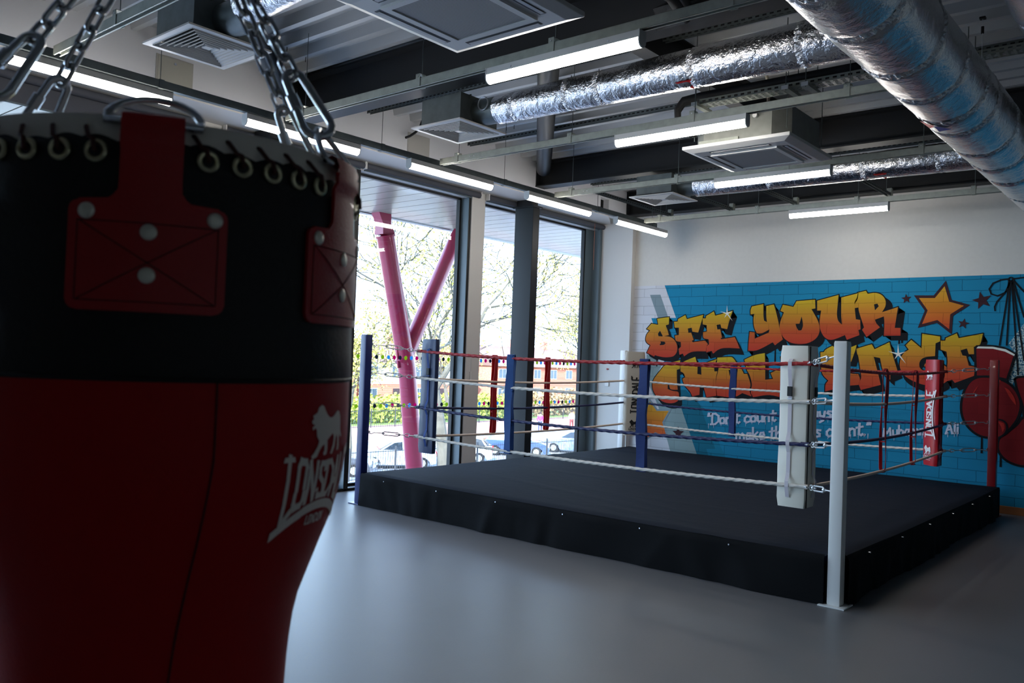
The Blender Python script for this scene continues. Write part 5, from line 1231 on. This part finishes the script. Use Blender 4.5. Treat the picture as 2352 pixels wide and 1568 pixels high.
# railings
m_rail = mat('railing_black', (58, 60, 64), .5)
def railing(p0, p1, h, step, label, m=m_rail, r=.011):
    p0, p1 = Vector((*p0, GZ)), Vector((*p1, GZ)); L = (p1-p0).length; d = (p1-p0).normalized()
    t = thing('railing', tuple(p0), label, 'fence')
    for z in (.12, h-.14): MB().tube([p0+Vector((0, 0, z)), p1+Vector((0, 0, z))], .02, 4).build('rail', m, t)
    pm = mesh_only(MB().tube([(0, 0, .05), (0, 0, h-.04), (0, 0, h)], [r, r, .002], 5), 'picket', m)
    n = min(298, int(L/step))
    for i in range(n): inst(pm, t, Matrix.Translation(d*step*i), 'picket')
    po = mesh_only(MB().box((-.035, -.035, 0), (.035, .035, h+.08)), 'rail_post', m)
    k = 0.0
    while k < L: inst(po, t, Matrix.Translation(d*k), 'rail_post'); k += 2.6
railing((-30.9, 22.5), (-28.2, 46), 1.5, .14, 'black vertical bar railing in front of the parked cars')
railing((-52.6, 40), (-52.6, 92), 1.5, .20, 'black vertical bar railing on the far side of the red paving', r=.016)
# cars
m_tyre = mat('tyre', (24, 24, 26), .8); m_cglass = mat('car_glass', (40, 48, 56), .08, coat=.5); m_lampw = mat('head_lamp', (225, 228, 232), .2)
def car(x, y, rot, rgb, label, mini=False):
    m = mat('car_paint_%d_%d_%d' % rgb, rgb, .25, .1, coat=.8)
    t = thing('car', (x, y, GZ), label, 'car'); t.rotation_euler = (0, 0, rot)
    L, W, H = 4.1, 1.72, 1.46
    sil = [(-2.05, .30), (-2.05, .62), (-2.0, .86), (-1.93, .95), (-1.75, 1.0), (-1.45, 1.36), (-1.2, 1.45), (-.2, 1.47), (.25, 1.40), (.95, .98), (1.55, .86), (1.95, .72), (2.05, .52), (2.05, .28), (1.75, .22), (1.62, .45), (1.42, .60), (1.15, .60), (.95, .45), (.88, .22), (-.88, .22), (-.95, .45), (-1.15, .60), (-1.42, .60), (-1.62, .45), (-1.75, .22)]
    def P_(a, b_, c): k = W/2*(1 if b_ < .95 else 1-.14*(b_-.95)/.5*1.4); return (a, c*k, b_)
    off = Vector((x, y, GZ))
    def bld(mb, nm, mm, par=None, **kw):
        mb.v = [tuple(Vector(v)+off) for v in mb.v]; return mb.build(nm, mm, par or t, **kw)
    body = bld(MB().prism(sil, P_, -1, 1), 'body', m, bevel=.03, smooth=True)
    for s in (-1, 1):
        w = MB(); w.add([P_(a, b_, s*1.012) for a, b_ in ((-1.62, 1.0), (-1.4, 1.34), (-1.15, 1.40), (-.30, 1.41), (-.30, 1.0))], [(0, 1, 2, 3, 4)]).add([P_(a, b_, s*1.012) for a, b_ in ((-.22, 1.0), (-.22, 1.41), (.2, 1.35), (.80, 1.0))], [(0, 1, 2, 3)])
        bld(w, 'side_window', m_cglass)
        for xx in (-1.28, 1.28):
            wh_ = bld(MB().tube([(xx, s*.70, .31), (xx, s*.865, .31)], .31, 20), 'wheel', m_tyre)
            bld(MB().tube([(xx, s*.86, .31), (xx, s*.875, .31)], .19, 14), 'hub_cap', M_galv, wh_)
        bld(MB().obox((2.0, s*.62, .68), (.05, 0, 0), (0, .16, 0), (0, 0, .07)), 'head_lamp', m_lampw)
        bld(MB().obox((-2.03, s*.66, .80), (.03, 0, 0), (0, .12, 0), (0, 0, .12)), 'tail_lamp', m_red)
    bld(MB().add([(.30, -.66, 1.405), (.30, .66, 1.405), (.98, .76, 1.0), (.98, -.76, 1.0)], [(0, 1, 2, 3)]), 'windscreen', m_cglass)
    bld(MB().add([(-1.50, -.66, 1.36), (-1.50, .66, 1.36), (-1.80, .74, 1.02), (-1.80, -.74, 1.02)], [(0, 1, 2, 3)]), 'rear_window', m_cglass)
    bld(MB().box((2.04, -.35, .40), (2.07, .35, .52)), 'number_plate', m_lampw)
car(-33.4, 26.4, math.radians(35), (58, 62, 72), 'dark parked car behind the railing at the far left of the window')
car(-33.6, 30.7, math.radians(215+20), (232, 234, 236), 'white parked car behind the pink column')
car(-33.6, 35.4, math.radians(220), (210, 214, 218), 'pale parked car behind the thick tree trunk')
car(-33.8, 41.0, math.radians(35), (62, 84, 140), 'blue parked car just left of the dark square column')
car(-32.6, 45.6, math.radians(205), (140, 160, 196), 'silver blue parked car right of the dark square column')
# trees
m_bark = mat('bark', (92, 88, 78), .9, bump=.3, bscale=12, var=.2, vscale=4); m_twig = mat('twig', (62, 60, 46), .9); m_bud = mat('spring_leaf', (196, 186, 100), .7, var=.15, bscale=10, vscale=2)
def tree(x, y, h, r, seed, label, spread=1.0, lean=(0, 0), fork=.33, leaf=.10, nleaf=5, depth=5):
    rr = random.Random(seed); t = thing('tree', (x, y, GZ), label, 'tree', 'spring trees outside the windows')
    br = MB(); tw = MB(); lf_ = MB(); cnt = [0]
    def grow(p, d, L, r, lev):
        n = 4 if lev < 2 else 3; pts = [p]; rs = [r]; q = p.copy(); dd = d.copy()
        for i in range(n):
            dd = (dd+Vector((rr.uniform(-1, 1), rr.uniform(-1, 1), rr.uniform(-.5, .8)))*(.16+.05*lev)).normalized(); q = q+dd*L/n; pts.append(q.copy()); rs.append(max(.014, r*(1-.45*(i+1)/n)))
            if lev >= 3 or (lev == 2 and i > 0):
                for _ in range(nleaf if lev >= 4 else 1):
                    c = q+Vector((rr.gauss(0, .22), rr.gauss(0, .22), rr.gauss(0, .18))); s = leaf*rr.uniform(.5, 1.2)
                    a = Vector((rr.uniform(-1, 1), rr.uniform(-1, 1), rr.uniform(-1, 1))).normalized()*s; b_ = a.orthogonal().normalized()*s*.6
                    lf_.add([c-a, c+b_, c+a, c-b_], [(0, 1, 2, 3)]); cnt[0] += 1
        (br if lev < 3 else tw).tube(pts, rs, 8 if lev < 2 else (5 if lev < 3 else 3), caps=lev < 2)
        if lev >= depth: return
        k = (3, 4, 4, 4, 3)[lev] if lev < 5 else 2
        for j in range(k):
            i = rr.randint(1, n) if lev > 0 else n
            az = 2*PI*(j/k)+rr.uniform(-.6, .6); o = d.orthogonal().normalized(); o2 = d.cross(o)
            sp_ = rr.uniform(.45, 1.0)*spread
            nd = (d*1.0+(o*math.cos(az)+o2*math.sin(az))*sp_+Vector((0, 0, .12))).normalized()
            grow(pts[i] if lev else pts[-1], nd, L*rr.uniform(.62, .82), rs[i if lev else -1]*.68, lev+1)
    grow(Vector((x, y, GZ)), Vector((lean[0], lean[1], 1)).normalized(), h*fork, r, 0)
    br.build('trunk', m_bark, t, smooth=True)
    setp(tw.build('twigs', m_twig, t, fix=False), kind='stuff'); setp(lf_.build('leaves', m_bud, t, fix=False), kind='stuff')
tree(-21.6, 22.4, 12.5, .30, 11, 'broad spring tree with a thick mossy trunk beside the first window panel', 1.15, (-.06, -.10), .38, .075, 2)
tree(-25.6, 36.2, 13, .26, 5, 'spring tree filling the window right of the dark square column', 1.2, (0, .05), .34, .08, 2)
tree(-31.0, 25.2, 10.5, .20, 23, 'smaller yellow green tree at the left of the window beside the pink column', 1.2, (0, -.1), .30, .08, 3)
tree(-50, 52, 10, .25, 31, 'distant bare tree beyond the red paving, right of the pink column', 1.1, (0, 0), .34, .10, 3, 4)
tree(-50, 74, 11, .25, 37, 'distant bare tree beyond the red paving, near the last window edge', 1.1, (0, 0), .34, .10, 3, 4)
# hedges
def hedge(x0, x1, y0, y1, h, label, m, n, sz=.25):
    rr = random.Random(int(y0)); mb = MB()
    for _ in range(n):
        c = Vector((rr.uniform(x0, x1), rr.uniform(y0, y1), GZ+h*(rr.random()**.7)*(.75+.25*math.sin(rr.uniform(0, 6))))); a = Vector((rr.uniform(-1, 1), rr.uniform(-1, 1), rr.uniform(-1, 1))).normalized()*sz*rr.uniform(.5, 1); b_ = a.orthogonal().normalized()*sz*.6
        mb.add([c-a, c+b_, c+a, c-b_], [(0, 1, 2, 3)])
    o = mb.build('hedge', m, fix=False); setp(o, label, 'hedge', kind='stuff')
hedge(-58, -55.5, 40, 66, 2.6, 'twiggy hedge beyond the far railing, left part', mat('hedge_green', (150, 160, 70), .9), 5000)
hedge(-58, -55.5, 66.8, 96, 3.0, 'twiggy hedge beyond the far railing, right part', mat('hedge_brown', (150, 125, 90), .9), 5000)
# houses
m_brick = bpy.data.materials.new('house_brick'); m_brick.use_nodes = True; nt = m_brick.node_tree; bb = nt.nodes['Principled BSDF']; bb.inputs['Roughness'].default_value = .9
bk_ = nt.nodes.new('ShaderNodeTexBrick'); bk_.inputs['Scale'].default_value = 2.2; bk_.inputs['Color1'].default_value = lin((176, 86, 66))+(1,); bk_.inputs['Color2'].default_value = lin((196, 108, 84))+(1,); bk_.inputs['Mortar'].default_value = lin((190, 170, 155))+(1,)
tcb = nt.nodes.new('ShaderNodeTexCoord'); mpb = nt.nodes.new('ShaderNodeMapping'); mpb.inputs['Rotation'].default_value = (PI/2, 0, PI/2); nt.links.new(tcb.outputs['Object'], mpb.inputs[0]); nt.links.new(mpb.outputs[0], bk_.inputs['Vector']); nt.links.new(bk_.outputs['Color'], bb.inputs['Base Color'])
m_render = mat('house_render', (214, 208, 196), .9); m_roof = mat('roof_tile', (120, 92, 84), .9, var=.1, bscale=3); m_hw = mat('house_window', (70, 80, 92), .2); m_hf = mat('house_frame', (226, 226, 224), .6)
def house(y0, y1, x, ridge, label, upper=False):
    t = thing('house', (x-4, (y0+y1)/2, GZ), label, 'house', 'brick houses across the street')
    zt = GZ+5.2
    MB().box((x-8, y0, GZ), (x, y1, GZ+2.7 if upper else zt)).build('wall', m_brick, t)
    if upper: MB().box((x-8, y0, GZ+2.7), (x, y1, zt)).build('rendered_wall', m_render, t)
    MB().prism([(x+.4, zt-.1), (x-4, zt+ridge), (x-8.4, zt-.1)], lambda a, b_, c: (a, c, b_), y0-.2, y1+.2).build('roof', m_roof, t)
    n = int((y1-y0)/3.4)
    for i in range(n):
        yc = y0+(i+.5)*(y1-y0)/n
        for z in (1.0, 3.5):
            if z < 2 and i % 2 == 1:
                dr = MB().box((x, yc-.5, GZ+.1), (x+.04, yc+.5, GZ+2.2)).build('door', mat('door_dark', (60, 40, 44), .5), t); continue
            f = MB().box((x, yc-.75, GZ+z), (x+.05, yc+.75, GZ+z+1.25)).build('window', m_hf, t)
            for a in (-.7, .03): MB().box((x+.045, yc+a, GZ+z+.06), (x+.06, yc+a+.67, GZ+z+1.19)).build('pane', m_hw, f)
    for i in range(0, n, 2):
        yc = y0+i*(y1-y0)/n+.3; MB().box((x-4.4, yc, zt+ridge-.6), (x-3.6, yc+.9, zt+ridge+1.0)).build('chimney', m_brick, t)
house(46, 58, -70, 2.6, 'red brick terrace behind the pink column')
house(60, 78, -72, 2.4, 'red brick house with pale upper floor beyond the middle windows', True)
house(82, 104, -72, 2.6, 'red brick terrace seen through the last window')
# people
m_skin = mat('skin', (200, 150, 125), .6); m_hair = mat('hair_dark', (50, 38, 32), .8)
def skinned(name, verts, edges, radii, m, parent, root=0):
    me = bpy.data.meshes.new(name); me.from_pydata(verts, edges, []); o = bpy.data.objects.new(name, me); COL.objects.link(o); o.parent = parent
    sk = o.modifiers.new('skin', 'SKIN'); 
    if not me.skin_vertices: me.attributes
    for i, r in enumerate(radii): me.skin_vertices[0].data[i].radius = (r, r)
    me.skin_vertices[0].data[root].use_root = True
    ss = o.modifiers.new('sub', 'SUBSURF'); ss.levels = 1; ss.render_levels = 1
    me.materials.append(m); return o
def person(x, y, h, top, legs, label, step=.15, rot=0):
    t = thing('person', (x, y, GZ), label, 'person'); t.rotation_euler = (0, 0, rot); k = h/1.72
    V = [(0, 0, .93), (0, 0, 1.15), (0, 0, 1.40), (0, 0, 1.50), (0, .02, 1.60), (0, .02, 1.68),
         (.17, 0, 1.40), (.23, step*.4, 1.14), (.23, step*.9, .90), (-.17, 0, 1.40), (-.23, -step*.4, 1.14), (-.23, -step*.9, .90),
         (.09, 0, .88), (.10, step, .48), (.10, step*.9, .07), (.10, step*.9+.14, .03), (-.09, 0, .88), (-.10, -step*.6, .48), (-.10, -step*1.5, .08), (-.10, -step*1.5+.13, .03)]
    E_ = [(0, 1), (1, 2), (2, 3), (3, 4), (4, 5), (2, 6), (6, 7), (7, 8), (2, 9), (9, 10), (10, 11), (0, 12), (12, 13), (13, 14), (14, 15), (0, 16), (16, 17), (17, 18), (18, 19)]
    R_ = [.13, .125, .12, .055, .085, .07, .06, .045, .035, .06, .045, .035, .085, .06, .04, .035, .085, .06, .04, .035]
    s = lambda v: tuple(c*k for c in v)
    skinned('body', [s(v) for v in V], E_, [r*k for r in R_], m_skin, t)
    skinned('jacket', [s(V[i]) for i in (0, 1, 2, 6, 7, 9, 10)]+[s((.23, step*.8, .94)), s((-.23, -step*.8, .94))], [(0, 1), (1, 2), (2, 3), (3, 4), (4, 7), (2, 5), (5, 6), (6, 8)], [r*k for r in (.165, .155, .15, .085, .065, .085, .065, .055, .055)], mat('cloth_%d_%d_%d' % top, top, .8), t)
    skinned('trousers', [s(V[i]) for i in (0, 12, 13, 14, 16, 17, 18)], [(0, 1), (1, 2), (2, 3), (0, 4), (4, 5), (5, 6)], [r*k for r in (.14, .10, .075, .06, .10, .075, .06)], mat('cloth_%d_%d_%d' % legs, legs, .8), t)
    hb = MB().lathe([(0, .02), (.07, 0), (.098, -.06), (.09, -.14), (.05, -.17)], (x, y-.015, GZ+1.745*k), 12); hb.build('hair', m_hair, t, smooth=True)
person(-43.4, 55.6, 1.68, (214, 60, 140), (60, 62, 84), 'person in a pink jacket walking beyond the parked cars', .16, .6)
person(-43.6, 60.3, 1.70, (220, 215, 210), (120, 60, 60), 'person in a pale top walking in the middle of the group', .12, .5)
person(-42.4, 62.6, 1.72, (52, 52, 60), (60, 60, 70), 'person in dark clothes walking nearest the last window edge', .14, .4)
